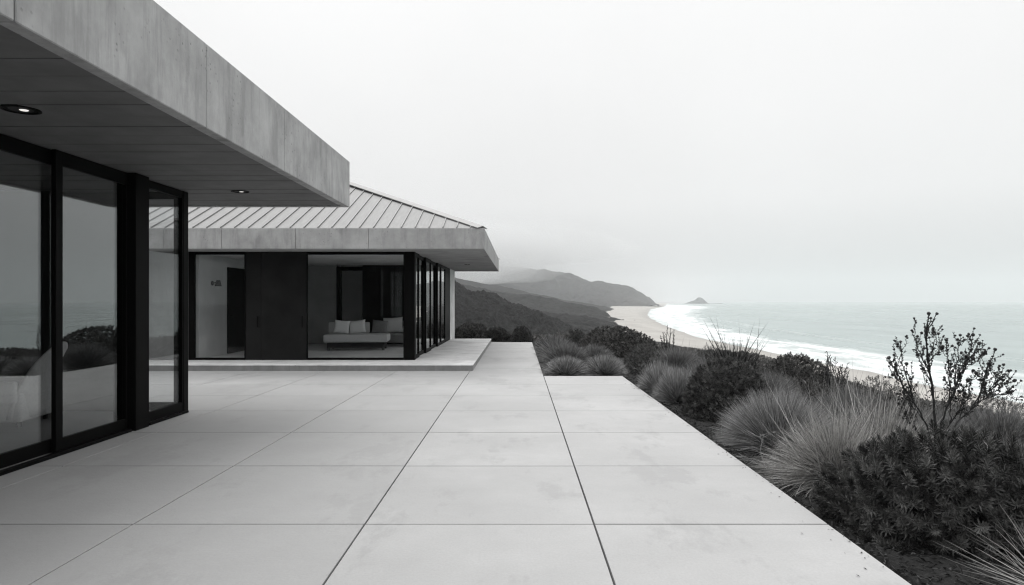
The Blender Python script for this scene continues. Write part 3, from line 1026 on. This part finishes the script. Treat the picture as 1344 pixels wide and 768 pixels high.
for s in (-1, 1):
    rbox(-.40, .26, s * .40 - .05, s * .40 + .05, .30, .58, "armrest", M["chair"], ac, .035)
for sx in (-.34, .24):
    for sy_ in (-.3, .3):
        MB().box(sx - .02, sx + .02, sy_ - .02, sy_ + .02, 0, .058).build("leg", M["dark"], ac, 0, 1, local=True)
ot = empty("ottoman", (-7.35, 9.1, .018), "grey upholstered ottoman in front of the white armchair", "ottoman")
rbox(-.30, .30, -.30, .30, .06, .42, "seat", M["fabric"], ot, .05)
MB().box(-.26, .26, -.26, .26, 0, .058).build("base", M["dark"], ot, .004, 1, local=True)
pillow((-7.33, 9.0, .018 + .425), .40, .34, .14, R(-62), 0, R(25), M["white"], "white pillow lying on the grey ottoman")


# ------------------------------------------------------------------ plants
def rand_dirs(n, up_min=0.0, power=1.0):
    ph = rng.uniform(0, 2 * np.pi, n)
    c = up_min + (1 - up_min) * rng.uniform(0, 1, n) ** power
    s = np.sqrt(np.clip(1 - c * c, 0, 1))
    return np.stack([s * np.cos(ph), s * np.sin(ph), c], -1)


def perp(d):
    a = np.cross(d, rng.normal(size=d.shape))
    return a / (np.linalg.norm(a, axis=1, keepdims=True) + 1e-9)


def blades(acc, base, d, L, w, droop, K=4, rnd=None, curl=0.06):
    n = len(base)
    side = perp(d)
    bend = perp(d) * (rng.normal(0, curl, (n, 1)) * L[:, None])
    t = np.linspace(0, 1, K + 1)
    P_ = base[:, None, :] + d[:, None, :] * (L[:, None] * t)[..., None] + bend[:, None, :] * (t ** 2)[None, :, None]
    P_[..., 2] -= (droop * L)[:, None] * (t ** 2.2)[None, :]
    ww = w[:, None] * (1 - 0.93 * t ** 1.5)[None, :]
    A = P_ + side[:, None, :] * ww[..., None] / 2
    B = P_ - side[:, None, :] * ww[..., None] / 2
    V = np.stack([A, B], 2).reshape(-1, 3)
    b0 = (np.arange(n) * (K + 1) * 2)[:, None] + (np.arange(K) * 2)[None, :]
    q = np.stack([b0, b0 + 1, b0 + 3, b0 + 2], -1).reshape(-1, 4)
    r = rng.random(n) if rnd is None else rnd
    acc.add(V, quads=q, rnd=np.repeat(r, (K + 1) * 2))


def leaves(acc, base, d, nrm, L, w, rnd=None, fold=0.25):
    n = len(base)
    side = np.cross(d, nrm)
    side /= np.linalg.norm(side, axis=1, keepdims=True) + 1e-9
    up = np.cross(side, d)
    mid = base + d * (L * 0.55)[:, None]
    l = mid + side * (w / 2)[:, None] + up * (w * fold)[:, None]
    r_ = mid - side * (w / 2)[:, None] + up * (w * fold)[:, None]
    tip = base + d * L[:, None] - up * (L * 0.06)[:, None]
    V = np.stack([base, l, tip, r_], 1).reshape(-1, 3)
    b = np.arange(n) * 4
    t = np.concatenate([np.stack([b, b + 1, b + 2], -1), np.stack([b, b + 2, b + 3], -1)])
    rr = rng.random(n) if rnd is None else rnd
    acc.add(V, tris=t, rnd=np.repeat(rr, 4))


def ntube(acc, pts, r0, r1, n=5, rnd=0.5):
    pts = np.asarray(pts, float)
    m = len(pts)
    d = np.gradient(pts, axis=0)
    d /= np.linalg.norm(d, axis=1, keepdims=True) + 1e-9
    ref = np.array([0.3, 0.9, 0.1]) if abs(d[0, 1]) < 0.8 else np.array([0.9, 0.2, 0.1])
    a = np.cross(d, ref); a /= np.linalg.norm(a, axis=1, keepdims=True) + 1e-9
    b = np.cross(d, a)
    rr = np.linspace(r0, r1, m)
    ang = np.arange(n) * 2 * np.pi / n
    V = pts[:, None] + rr[:, None, None] * (a[:, None] * np.cos(ang)[None, :, None] + b[:, None] * np.sin(ang)[None, :, None])
    i = np.arange(m * n).reshape(m, n)
    q = np.stack([i[:-1], np.roll(i[:-1], -1, 1), np.roll(i[1:], -1, 1), i[1:]], -1).reshape(-1, 4)
    acc.add(V.reshape(-1, 3), quads=q, rnd=rnd)


def zg(x, y):
    return float(z_ground(np.array([x]), np.array([y]))[0])


def fescue(x, y, r, h, n, mat, label, w=0.004, up=0.02, droop=0.12, lean=(0, 0), power=1.0, stalks=0, group=None, name="fescue_tuft"):
    sd = 0.10 if mat is M["straw"] else 0.05     # the fescues grow as neat domes, the straw grass is shaggy
    z = zg(x, y) - 0.02
    n = int(n * 1.5)
    acc = NP()
    d = rand_dirs(n, up, power)
    d[:, 0] += lean[0]; d[:, 1] += lean[1]
    d /= np.linalg.norm(d, axis=1, keepdims=True)
    L = 1.0 / np.sqrt((d[:, 0] / r) ** 2 + (d[:, 1] / r) ** 2 + (d[:, 2] / h) ** 2) * np.clip(rng.normal(0.96, sd, n), 0.6, 1.14)
    L *= 1 + 0.5 * sd * np.sin(5 * np.arctan2(d[:, 1], d[:, 0]) + rng.uniform(0, 6))
    base = np.stack([d[:, 0] * r * .16 + rng.normal(0, r * 0.07, n), d[:, 1] * r * .16 + rng.normal(0, r * 0.07, n), d[:, 2] * h * .05], -1)
    blades(acc, base, d, L, w * rng.uniform(0.7, 1.3, n), droop * rng.uniform(0.4, 1.6, n) * np.sqrt(np.clip(1 - d[:, 2] ** 2, 0, 1)), 4,
           np.clip(rng.beta(1.3, 1.6, n), 0, 1), sd * 1.1)
    if stalks:
        d2 = rand_dirs(stalks, 0.80)
        L2 = h * rng.uniform(1.15, 1.65, stalks)
        blades(acc, np.stack([rng.normal(0, r * .25, stalks), rng.normal(0, r * .25, stalks), np.zeros(stalks)], -1), d2, L2, np.full(stalks, w * 1.3), np.full(stalks, .03), 4, rng.random(stalks) * .5 + .3)
    return tag(link(name, acc.mesh(name), mat, None, (x, y, z)), label, "grass tuft", group or "grass tufts in the planting bed")


def shrub(x, y, r, h, shoots, lps, leaf, wid, mat, label, shoot_len=0.12, up=-0.05, ry=None, lump=0.12, name="leafy_shrub", cat="shrub", jag=0.05, group=None, inner=0.35):
    z = zg(x, y) - 0.02
    ry = r if ry is None else ry
    root = empty(name, (x, y, z), label, cat, group or "leafy shrubs in the planting bed")
    acc = NP()
    d = rand_dirs(shoots, up)
    ang = np.arctan2(d[:, 1], d[:, 0])
    red = leaf * 0.6 + shoot_len * 0.25
    r, ry, h = r - red, ry - red, h - red
    bul = 1 + lump * np.sin(3 * ang + rng.uniform(0, 6)) * np.sin(4 * d[:, 2] + rng.uniform(0, 6)) + lump * 0.7 * np.sin(7 * ang + 5 * d[:, 2] + rng.uniform(0, 6))
    dep = np.where(rng.random(shoots) < inner, rng.uniform(0.55, 0.9, shoots), rng.uniform(0.93, 1.0 + jag, shoots))
    tip = np.stack([d[:, 0] * r, d[:, 1] * ry, np.maximum(d[:, 2] * h * 0.94 + 0.06 * h, 0.03)], -1) * (bul * dep)[:, None]
    grow = d * np.array([1, 1, 0.8]) + np.array([0, 0, 0.35]) + rng.normal(0, 0.18, (shoots, 3))
    grow /= np.linalg.norm(grow, axis=1, keepdims=True)
    sl = shoot_len * rng.uniform(0.7, 1.3, shoots)
    s_r = np.clip(rng.beta(1.1, 1.5, shoots), 0, 1)
    # leaves spiral along every shoot
    k = np.arange(lps)
    tt = (k + 0.5) / lps
    a1 = perp(grow); a2 = np.cross(grow, a1)
    ph = (k * 2.399)[None, :] + rng.uniform(0, 6, (shoots, 1))
    rad = a1[:, None] * np.cos(ph)[..., None] + a2[:, None] * np.sin(ph)[..., None]
    open_ = (1.0 - 0.72 * tt)[None, :, None]
    ld = rad * open_ + grow[:, None] * (0.35 + 0.65 * tt)[None, :, None]
    ld = ld / np.linalg.norm(ld, axis=2, keepdims=True)
    base = tip[:, None] + grow[:, None] * (sl[:, None] * (tt - 0.8)[None])[..., None]
    N = shoots * lps
    base = base.reshape(-1, 3); ldf = ld.reshape(-1, 3); nr = np.repeat(grow, lps, 0)
    Lf = leaf * rng.uniform(0.7, 1.2, N) * np.tile(1.0 - 0.35 * tt, shoots)
    base[:, 2] = np.maximum(base[:, 2], 0.02)
    leaves(acc, base, ldf, nr, Lf, Lf * wid / leaf, np.clip(np.repeat(s_r, lps) + rng.normal(0, 0.15, N), 0, 1))
    me = acc.mesh("foliage")
    link("foliage", me, mat, root)
    # woody stems from the base to some of the shoots
    st = NP()
    for i in rng.choice(shoots, min(shoots, 26), replace=False):
        e = tip[i] * 0.96
        mdl = e * 0.5 + rng.normal(0, 0.03, 3) + np.array([0, 0, 0.04])
        ntube(st, [np.array([e[0] * .06, e[1] * .06, -.02]), mdl, e], 0.012 * max(r, .4), 0.004, 4)
    link("stems", st.mesh("stems"), M["bark"], root)
    return root


# --- named plants of the bed, near to far
shrub(3.27, 5.12, 1.00, 0.73, 1150, 44, 0.070, 0.0125, M["leafdark"], "large dark rosette-leaved shrub spilling over the near corner of the terrace edge", 0.11, -0.06, 0.82, 0.07, jag=.07)
fescue(3.08, 3.78, 0.58, 0.50, 90, M["straw"], "pale straw grass of sparse stiff blades nearest the viewer below the big dark shrub", 0.0075, 0.30, 0.08, (-0.15, 0.05))
fescue(2.93, 6.25, 0.64, 0.72, 3300, M["straw"], "large pale shaggy grass with long bent blades behind the big dark shrub", 0.0075, 0.03, 0.30, (-0.15, -0.05), 1.0, 60)
fescue(2.97, 7.80, 0.63, 0.70, 4462, M["fescue"], "wide grey fescue dome with a shadowed base beside the mulch strip", 0.0094, 0.02, 0.08)
fescue(3.90, 7.3, 0.60, 0.72, 800, M["straw"], "pale upright grass with tall straw stalks behind the wide fescue dome", 0.0088, 0.3, 0.12, (0, 0), 1.0, 70)
shrub(3.06, 10.0, 0.68, 0.90, 2300, 18, 0.044, 0.014, M["leafdark"], "round dark clipped-looking shrub between two pairs of grey fescues", 0.04, -0.12, None, 0.015, jag=.015, inner=.25)
fescue(2.66, 11.35, 0.40, 0.62, 2089, M["fescue"], "grey fescue ball touching the round dark shrub", 0.0136, 0.02, 0.08)
fescue(2.60, 12.55, 0.38, 0.62, 1748, M["fescue"], "grey fescue ball behind its twin and nearer the terrace corner", 0.0151, 0.02, 0.08)
fescue(1.06, 15.20, 0.52, 0.45, 1726, M["fescue"], "low grey fescue cushion at the inner corner where the terrace narrows to the path", 0.0182, 0.02, 0.06)
fescue(1.93, 15.25, 0.48, 0.48, 1719, M["fescue"], "low grey fescue cushion at the outer end of the terrace edge", 0.0183, 0.02, 0.06)
shrub(2.85, 15.6, 0.50, 0.72, 900, 14, 0.036, 0.012, M["leafdark"], "dark rounded shrub just behind the outer terrace corner", 0.05, -0.05, None, 0.03, jag=.03)
fescue(1.22, 17.2, 0.66, 0.60, 1568, M["fescue_dk"], "dark fescue dome beside the path, first behind the pale corner cushion", 0.0206, 0.02, 0.06)
fescue(1.95, 17.8, 0.60, 0.52, 1228, M["fescue_dk"], "dark fescue dome set back from the path beside the scrub mound", 0.0214, 0.02, 0.06)
fescue(1.20, 19.7, 0.66, 0.60, 1357, M["fescue_dk"], "dark fescue dome half way along the path edge", 0.0236, 0.02, 0.06)
fescue(1.14, 22.6, 0.58, 0.58, 1031, M["fescue_dk"], "dark fescue dome at the far end of the path edge", 0.0271, 0.02, 0.06)
shrub(2.95, 20.6, 1.25, 0.92, 2600, 10, 0.060, 0.030, M["leafmid"], "broad brownish scrub mound rising behind the path-side fescues", 0.05, -0.05, 1.1, 0.04, jag=.02)
shrub(2.05, 24.0, 0.50, 0.76, 600, 10, 0.06, 0.03, M["leafdark"], "small black-green bush beyond the last path-side fescue", 0.06, -0.05, None, 0.08)
# plants at the end of the path
shrub(0.15, 27.6, 0.48, 0.72, 900, 10, 0.06, 0.028, M["leafdark"], "single dark ball-shaped bush closing the end of the path", 0.05, -0.05, None, 0.03, jag=.03)
shrub(-0.90, 28.1, 0.62, 0.62, 800, 10, 0.065, 0.03, M["leafdark"], "low dark hedge bush next to the ball-shaped one", 0.06, 0.0, .5, 0.06)
shrub(-1.95, 28.3, 0.85, 0.72, 1000, 10, 0.065, 0.03, M["leafmid"], "low brownish hedge bush between the pier and the other hedge bush", 0.06, 0.0, .6, 0.08)
shrub(-3.4, 28.5, 0.9, 0.80, 700, 10, 0.05, 0.018, M["leafmid"], "low hedge bush mostly hidden behind the concrete pier", 0.06, 0.0, .6, 0.08)

# mid and back rows on the bluff edge
shrub(5.25, 13.0, 0.80, 0.80, 2200, 11, 0.046, 0.022, M["leafmid"], "dark brownish mound of low shrub in front of the surf", 0.05, -0.05, .7, 0.035, jag=.02)
fescue(4.35, 9.0, 0.62, 0.66, 2200, M["fescue_dk"], "dark fescue clump between the pale stalky grass and the brownish mound", 0.006, 0.1, 0.10, (0, 0), 1.0, 40)
fescue(4.85, 7.9, 0.60, 0.56, 1800, M["fescue_dk"], "dark fescue clump at the foot of the knobbly branching shrub", 0.006, 0.1, 0.10, (0, 0), 1.0, 30)
fescue(5.65, 8.0, 0.80, 0.62, 2600, M["fescue_dk"], "dark wispy grass clump behind the knobbly branching shrub at the frame edge", 0.006, 0.15, 0.15, (0, 0), 1.0, 60)
fescue(4.65, 6.3, 0.70, 0.50, 2200, M["fescue_dk"], "dark fine grass clump behind the big rosette-leaved shrub", 0.006, 0.1, 0.14)
fescue(4.20, 11.6, 0.62, 0.62, 2200, M["fescue_dk"], "mid grey grass tussock behind the round dark shrub", 0.006, 0.05, 0.08)
fescue(3.70, 13.5, 0.60, 0.60, 2200, M["fescue_dk"], "mid grey grass tussock between the fescue balls and the spiky grass", 0.006, 0.05, 0.08, (0, 0), 1.0, 25)
fescue(3.85, 16.6, 0.70, 0.60, 2200, M["fescue_dk"], "mid grey grass tussock behind the outer terrace corner shrub", 0.007, 0.05, 0.08, (0, 0), 1.0, 25)
shrub(4.75, 16.6, 0.50, 0.66, 600, 10, 0.042, 0.016, M["leafdark"], "small dark bush with a ragged top against the sand", 0.08, -0.05, None, 0.12, jag=.14)
shrub(5.6, 10.6, 0.7, 0.62, 800, 10, 0.042, 0.016, M["leafmid"], "grey bush below the sparse seed-head plant", 0.06, -0.05, None, 0.08)
shrub(6.3, 9.3, 0.75, 0.66, 800, 10, 0.042, 0.016, M["leafmid"], "low bush on the bluff edge behind the knobbly branching shrub", 0.06, -0.05, None, 0.08)


def spiky(x, y, h, r, n, mat, label, w=0.009, name="spiky_plant", zoff=0.0):
    """upright stems, some with short side twigs"""
    z = zg(x, y) - 0.02 + zoff
    acc = NP()
    for i in range(n):
        d = rand_dirs(1, 0.55)[0]
        L = h * rng.uniform(0.55, 1.05) * (0.75 + 0.3 * d[2])
        b = np.array([rng.normal(0, .05), rng.normal(0, .05), 0])
        e = b + np.array([d[0] * r / h, d[1] * r / h, 1.0]) * L
        m_ = (b + e) / 2 + rng.normal(0, .03, 3) + np.array([0, 0, .05])
        ntube(acc, [b, m_, e], w * .6, w * .3, 4, rng.random())
        k = rng.integers(2, 6)
        for j in range(k):
            t = rng.uniform(.35, .95)
            p = b * (1 - t) ** 2 + 2 * m_ * t * (1 - t) + e * t * t
            q = p + np.array([rng.normal(0, .06), rng.normal(0, .06), rng.uniform(.04, .14)]) * h
            ntube(acc, [p, (p + q) / 2 + np.array([0, 0, -.01]), q], w * .35, w * .25, 4, rng.random())
        # narrow seed head along the tip
        nl = 16
        t = rng.uniform(.62, 1.0, nl)[:, None]
        p = b * (1 - t) ** 2 + 2 * m_ * t * (1 - t) + e * t * t
        dl = rand_dirs(nl, .3)
        leaves(acc, p, dl, perp(dl), np.full(nl, .05), np.full(nl, .016))
    return tag(link(name, acc.mesh(name), mat, None, (x, y, z)), label, "plant", "wispy upright plants on the bluff edge")


fescue(4.55, 14.3, 0.62, 1.0, 520, M["leafblack"], "spiky grass with tall bare stems standing out against the surf", 0.017, 0.25, 0.08, (0, 0), 1.0, 22, name="spiky_grass")
spiky(4.50, 20.5, 1.05, 0.42, 9, M["leafblack"], "small plant with dark upright seed heads against the sand", .016)
spiky(4.98, 10.7, 1.0, 0.50, 13, M["leafblack"], "sparse plant with feathery dark seed heads in front of the surf", .013)
spiky(4.45, 9.6, 0.95, 0.30, 6, M["leafmid"], "few thin tall stalks rising from the dark fescue clump", .007)
spiky(5.15, 8.3, 0.92, 0.35, 6, M["leafmid"], "thin stalks between the feathery plant and the knobbly shrub", .007)


def knob(acc, c, d, s, rnd):
    """a closed bud: two stacked rings of bracts"""
    d = d / np.linalg.norm(d)
    a = np.cross(d, [0.3, 0.5, 0.8]); a /= np.linalg.norm(a); b = np.cross(d, a)
    n = 7
    ang = np.arange(n) * 2 * np.pi / n
    ring = lambda r, t: c + d * t + (a * np.cos(ang)[:, None] + b * np.sin(ang)[:, None]) * r
    V = np.concatenate([[c - d * s * .5], ring(s * .40, -s * .25), ring(s * .56, s * .15), ring(s * .40, s * .5), [c + d * s * .62]])
    V[1:-1] += rng.normal(0, s * .05, (3 * n, 3))
    i = np.arange(n); j = (i + 1) % n
    q = np.concatenate([np.stack([1 + n * k + i, 1 + n * k + j, 1 + n * (k + 1) + j, 1 + n * (k + 1) + i], -1) for k in range(2)])
    t = np.concatenate([np.stack([0 * i, 1 + j, 1 + i], -1), np.stack([0 * i + 3 * n + 1, 1 + 2 * n + i, 1 + 2 * n + j], -1)])
    acc.add(V, tris=t, quads=q, rnd=rnd)


def branching_shrub(x, y, label):
    z = zg(x, y)
    root = empty("branching_shrub", (x, y, z), label, "shrub")
    wood, fol = NP(), NP()

    def leafy(pts, t0, dens=1.0):
        L = np.linalg.norm(np.diff(pts, axis=0), axis=1).sum()
        n = max(6, int(L * (1 - t0) / 0.006 * dens))
        t = rng.uniform(t0, 1, n) * (len(pts) - 1)
        i = np.minimum(t.astype(int), len(pts) - 2); f_ = (t - i)[:, None]
        p = pts[i] * (1 - f_) + pts[i + 1] * f_
        ax = pts[i + 1] - pts[i]; ax = ax / np.linalg.norm(ax, axis=1, keepdims=True)
        d = perp(ax) * 0.75 + ax * 0.75
        d /= np.linalg.norm(d, axis=1, keepdims=True)
        leaves(fol, p, d, perp(d), rng.uniform(.012, .026, n), rng.uniform(.006, .011, n))
        for k in range(max(1, int(L * (1 - t0) / 0.12 * dens))):
            tk = rng.uniform(t0, .97) * (len(pts) - 1); i_ = min(int(tk), len(pts) - 2)
            pk = pts[i_] + (pts[i_ + 1] - pts[i_]) * (tk - i_)
            a_ = pts[i_ + 1] - pts[i_]; a_ = a_ / np.linalg.norm(a_)
            o_ = perp(a_[None])[0]
            knob(fol, pk + o_ * .010, a_ + o_ * .5, rng.uniform(.010, .020), rng.random())

    def curve(p, e, sag, n=9):
        ts = np.linspace(0, 1, n)[:, None]
        m_ = (p + e) / 2 + sag
        wv = np.cumsum(rng.normal(0, .004, (n, 3)), axis=0) * np.sin(ts * np.pi)
        return p * (1 - ts) ** 2 + 2 * m_ * ts * (1 - ts) + e * ts ** 2 + wv

    def at(px_, py_, dy_):
        Yt = y + dy_
        return np.array([(px_ - 680) / FPX * Yt - x, dy_, 1.6 + (395 - py_) / FPX * Yt - z])

    def smooth_path(pts, n):
        pts = np.array(pts)
        t = np.linspace(0, len(pts) - 1, len(pts)); tt = np.linspace(0, len(pts) - 1, n)
        p = np.stack([np.interp(tt, t, pts[:, i]) for i in range(3)], -1)
        for _ in range(3):
            p[1:-1] = (p[:-2] + 2 * p[1:-1] + p[2:]) / 4
        w_ = np.cumsum(rng.normal(0, .0065, (n, 3)), axis=0)
        return p + (w_ - np.linspace(0, 1, n)[:, None] * w_[-1]) 

    def twigs(pts, rad, k, t0):
        for _ in range(k):
            t = rng.uniform(t0, .96); i_ = min(int(t * (len(pts) - 1)), len(pts) - 2)
            q = pts[i_]; dr = pts[i_ + 1] - pts[i_]; dr = dr / np.linalg.norm(dr)
            o_ = perp(dr[None])[0]
            dd = dr + o_ * rng.uniform(.5, 1.0) + np.array([0, 0, .25]); dd /= np.linalg.norm(dd)
            L = rng.uniform(.05, .20) * (1.25 - .5 * t)
            tw = smooth_path([q, q + dd * L * .5 + np.array([0, 0, -.01]), q + dd * L + np.array([0, 0, .02])], 6)
            ntube(wood, tw, rad * .4, rad * .18, 4)
            leafy(tw, .3, .9)
            if rng.random() < .6:
                knob(fol, tw[-1], dd, rng.uniform(.012, .026), rng.random())

    limbs = [
        ([(1229, 625, 0), (1227, 560, 0), (1224, 500, .02), (1220, 455, .01), (1219, 412, 0)], .015, 12, .42,
         [(.58, (1197, 434, .14), .007), (.50, (1205, 466, .30), .006), (.66, (1237, 455, -.16), .006), (.80, (1226, 436, .1), .005)]),
        ([(1228, 590, 0), (1218, 556, .03), (1199, 520, .08), (1180, 494, .10), (1167, 470, .12)], .010, 9, .45,
         [(.55, (1182, 449, -.05), .007), (.70, (1172, 492, .25), .005), (.40, (1190, 478, .2), .006), (.35, (1186, 515, .3), .005)]),
        ([(1229, 585, 0), (1240, 545, -.05), (1256, 505, -.10), (1272, 475, -.10), (1285, 451, -.08)], .011, 12, .38,
         [(.35, (1242, 447, .06), .007), (.48, (1257, 446, -.22), .007), (.65, (1277, 440, .04), .007), (.55, (1268, 468, -.3), .006), (.75, (1293, 463, .1), .005), (.3, (1248, 478, .3), .005)]),
        ([(1231, 592, 0), (1252, 560, .06), (1283, 528, .14), (1308, 512, .18), (1331, 500, .20)], .010, 12, .38,
         [(.55, (1306, 459, .02), .007), (.70, (1317, 479, .30), .006), (.72, (1326, 515, .10), .006), (.45, (1297, 478, .30), .006), (.60, (1312, 497, -.05), .006), (.35, (1281, 490, .05), .006), (.5, (1292, 505, .35), .005)]),
        ([(1230, 600, 0), (1214, 575, .25), (1196, 552, .45), (1180, 530, .55)], .007, 7, .4, [(.5, (1192, 520, .5), .005)]),
        ([(1230, 600, 0), (1245, 570, -.25), (1262, 535, -.40), (1270, 500, -.45)], .007, 7, .4, [(.5, (1252, 510, -.4), .005)]),
    ]
    for pts_, rad, k, t0, subs in limbs:
        pts = smooth_path([at(*p) for p in pts_], 26)
        ntube(wood, pts, rad, rad * .3, 6)
        leafy(pts, .62, .8)
        twigs(pts, rad, k + 4, t0)
        knob(fol, pts[-1], pts[-1] - pts[-2], rng.uniform(.026, .038), rng.random())
        for t, tip_, r_ in subs:
            q = pts[int(t * 25)]
            e = at(*tip_)
            mid = q * .5 + e * .5 + np.array([(e[0] - q[0]) * .12, 0, -.05 * np.hypot(e[0] - q[0], e[1] - q[1])])
            sp = smooth_path([q, mid, e], 14)
            ntube(wood, sp, r_, r_ * .35, 5)
            leafy(sp, .40, .8)
            twigs(sp, r_, 9, .3)
            knob(fol, e, e - sp[-2], rng.uniform(.024, .036), rng.random())
    link("stems", wood.mesh("stems"), M["bark"], root)
    link("foliage", fol.mesh("foliage"), M["leafblack"], root)


branching_shrub(4.06, 6.62, "tall open branching shrub with knobbly dark bud heads silhouetted against the sea")


def dry_twig(x, y, h, label):
    acc = NP()

    def br(p, d, L, r, k):
        e = p + d * L
        ntube(acc, [p, (p + e) / 2 + rng.normal(0, .08 * L, 3), e], r, r * .5, 4, rng.random())
        if k:
            for _ in range(3):
                t = rng.uniform(.3, 1)
                dd = d + rng.normal(0, .7, 3); dd /= np.linalg.norm(dd); dd[2] = abs(dd[2]) * .6
                br(p + (e - p) * t, dd, L * rng.uniform(.4, .7), r * .6, k - 1)
    for _ in range(4):
        d = rand_dirs(1, .35)[0]
        br(np.array([0, 0, 0.]), d, h * rng.uniform(.6, 1), .006, 2)
    tag(link("dry_twig", acc.mesh("dry_twig"), M["twig"], None, (x, y, zg(x, y))), label, "twig")


dry_twig(2.48, 6.85, .42, "pale dry twig sticking up from the mulch in front of the fescue dome")


# ground cover on the bluff beyond the bed: nobody could count it
def clump_template(n, leaf):
    a = NP()
    d = rand_dirs(n, -0.05)
    p = d * np.array([1, 1, .75]) * rng.uniform(.75, 1.1, (n, 1))
    dd = d + rng.normal(0, .5, (n, 3)) + np.array([0, 0, .4]); dd /= np.linalg.norm(dd, axis=1, keepdims=True)
    leaves(a, p, dd, perp(dd), rng.uniform(.6, 1.2, n) * leaf, rng.uniform(.25, .45, n) * leaf)
    return a.arrays()


T = [clump_template(300, .26) for _ in range(3)]
B = [None] * 2
for k in range(2):
    a = NP(); n = 170
    d = rand_dirs(n, .25)
    blades(a, rng.normal(0, .12, (n, 3)) * np.array([1, 1, 0]), d, rng.uniform(.7, 1.3, n), np.full(n, .028), np.full(n, .1), 2)
    B[k] = a.arrays()
cover = NP()
cnt = 0
for i in range(4200):
    Y = 2.5 + 75 * rng.random() ** 1.5
    X = 3.4 + (6 + .8 * Y) * rng.random()
    if Y > 27.6 and rng.random() < .5: X = -6 + 12 * rng.random()
    if X < 4.4 and Y < 19 or X < 2.6: 
        if Y < 27.9: continue
    if X < 5.2 and Y < 12: continue
    zz = zg(X, Y)
    far_ = Y / 20
    s = rng.uniform(.18, .42) * (1 + .25 * far_)
    # stay under the line of sight to the beach so that the sand shows
    px_, lim = 680 + FPX * X / Y, 0
    lim = float(np.interp(px_, [560, 690, 740, 830, 880, 930, 985, 1090, 1180, 1260, 1344, 1600], [437, 437, 430, 440, 452, 457, 458, 492, 520, 522, 535, 560]))
    topz = 1.6 - (lim - 395) * Y / FPX
    room = topz - zz
    if room < .12: continue
    s = min(s, room / 1.05)
    v_, t_, q_, r_ = T[rng.integers(3)] if rng.random() < .62 else B[rng.integers(2)]
    an = rng.uniform(0, 6.28); c_, s_ = math.cos(an), math.sin(an)
    vv = v_ @ np.array([[c_, s_, 0], [-s_, c_, 0], [0, 0, 1]]) * np.array([s * 1.25, s * 1.25, s]) + np.array([X, Y, zz - .02])
    cover.add(vv, tris=t_ if len(t_) else None, quads=q_ if len(q_) else None, rnd=np.clip(r_ * .6 + rng.random() * .45, 0, 1))
    cnt += 1
tag(link("ground_cover", cover.mesh("ground_cover"), M["leafmid"]), kind="stuff")

# mulch chips on the soil strip
ch = NP()
n = 15000
X = rng.uniform(2.24, 4.2, n); Y = 2.4 + 12.5 * rng.random(n) ** 1.3
keep = (X > 2.24)
X, Y = X[keep], Y[keep]
Z = z_ground(X, Y) + 0.035 * fbm(X * 7, Y * 7, 3, 9) + .006
d = rand_dirs(len(X), 0, 1); d[:, 2] *= .35; d /= np.linalg.norm(d, axis=1, keepdims=True)
nn = rand_dirs(len(X), .6)
leaves(ch, np.stack([X, Y, Z], -1), d, nn, rng.uniform(.015, .06, len(X)), rng.uniform(.008, .02, len(X)), np.clip(rng.beta(1.2, 3, len(X)), 0, 1))
m_ = 160
xe = 2.22 - rng.exponential(.05, m_); ye = rng.uniform(3.5, 14.4, m_)
de = rand_dirs(m_, 0); de[:, 2] *= .15; de /= np.linalg.norm(de, axis=1, keepdims=True)
leaves(ch, np.stack([xe, ye, np.full(m_, .004)], -1), de, rand_dirs(m_, .8), rng.uniform(.008, .035, m_), rng.uniform(.004, .012, m_), rng.beta(1.2, 3, m_))
tag(link("mulch", ch.mesh("mulch"), m_leaf("mulch_chips", .012, .11, .9, .1, .0)), kind="stuff")


# two walkers far off on the sand (a pixel or two high)
def person(x, y, z, rz_, label):
    J = [(0, 0, .95), (0, 0, 1.15), (0, 0, 1.40), (0, 0, 1.52), (0, .01, 1.66), (0, .01, 1.76), (-.19, 0, 1.40), (-.24, .03, 1.12), (-.22, .12, .88), (.19, 0, 1.40), (.24, -.03, 1.12), (.22, .08, .88),
         (-.09, 0, .88), (-.10, .08, .48), (-.10, -.06, .08), (-.10, .08, .03), (.09, 0, .88), (.10, .10, .48), (.10, .22, .08), (.10, .36, .05)]
    E = [(0, 1), (1, 2), (2, 3), (3, 4), (4, 5), (2, 6), (6, 7), (7, 8), (2, 9), (9, 10), (10, 11), (0, 12), (12, 13), (13, 14), (14, 15), (0, 16), (16, 17), (17, 18), (18, 19)]
    rad = [.15, .14, .15, .06, .10, .08, .07, .045, .035, .07, .045, .035, .09, .065, .045, .04, .09, .065, .045, .04]
    me = bpy.data.meshes.new("person")
    me.from_pydata(J, E, [])
    o = link("person", me, M["dark"], None, (x, y, z))
    o.rotation_euler = (0, 0, rz_)
    sk = o.modifiers.new("skin", 'SKIN')
    for v_, r_ in zip(me.skin_vertices[0].data, rad): v_.radius = (r_, r_)
    me.skin_vertices[0].data[0].use_root = True
    o.modifiers.new("sub", 'SUBSURF').levels = 1
    return tag(o, label, "person", "people on the beach")


def beach_z(x, y):
    a = float(X_in(y)) - 9 + 5 * float(fbm(np.array([y / 40]), np.array([0.0]), 3, 3)[0]); b = float(X_sh(y)) + 12
    t = (x - a) / (b - a); fr_ = (float(X_sh(y)) - a) / (b - a)
    return SEA + .02 + 2.0 * (1 - t / fr_) + 0.12 * float(fbm(np.array([x / 9]), np.array([y / 30]), 3, 4)[0])


for sx_, sy_, lb in ((833, 421.5, "person in dark clothes walking on the open sand, the nearer of two"), (809.7, 411.5, "person in dark clothes on the far beach close to the foot of the hills")):
    Yp = FPX * (HS - 1.2) / (sy_ - 395)
    Xp = (sx_ - 680) / FPX * Yp
    person(Xp, Yp, beach_z(Xp, Yp), R(40), lb)
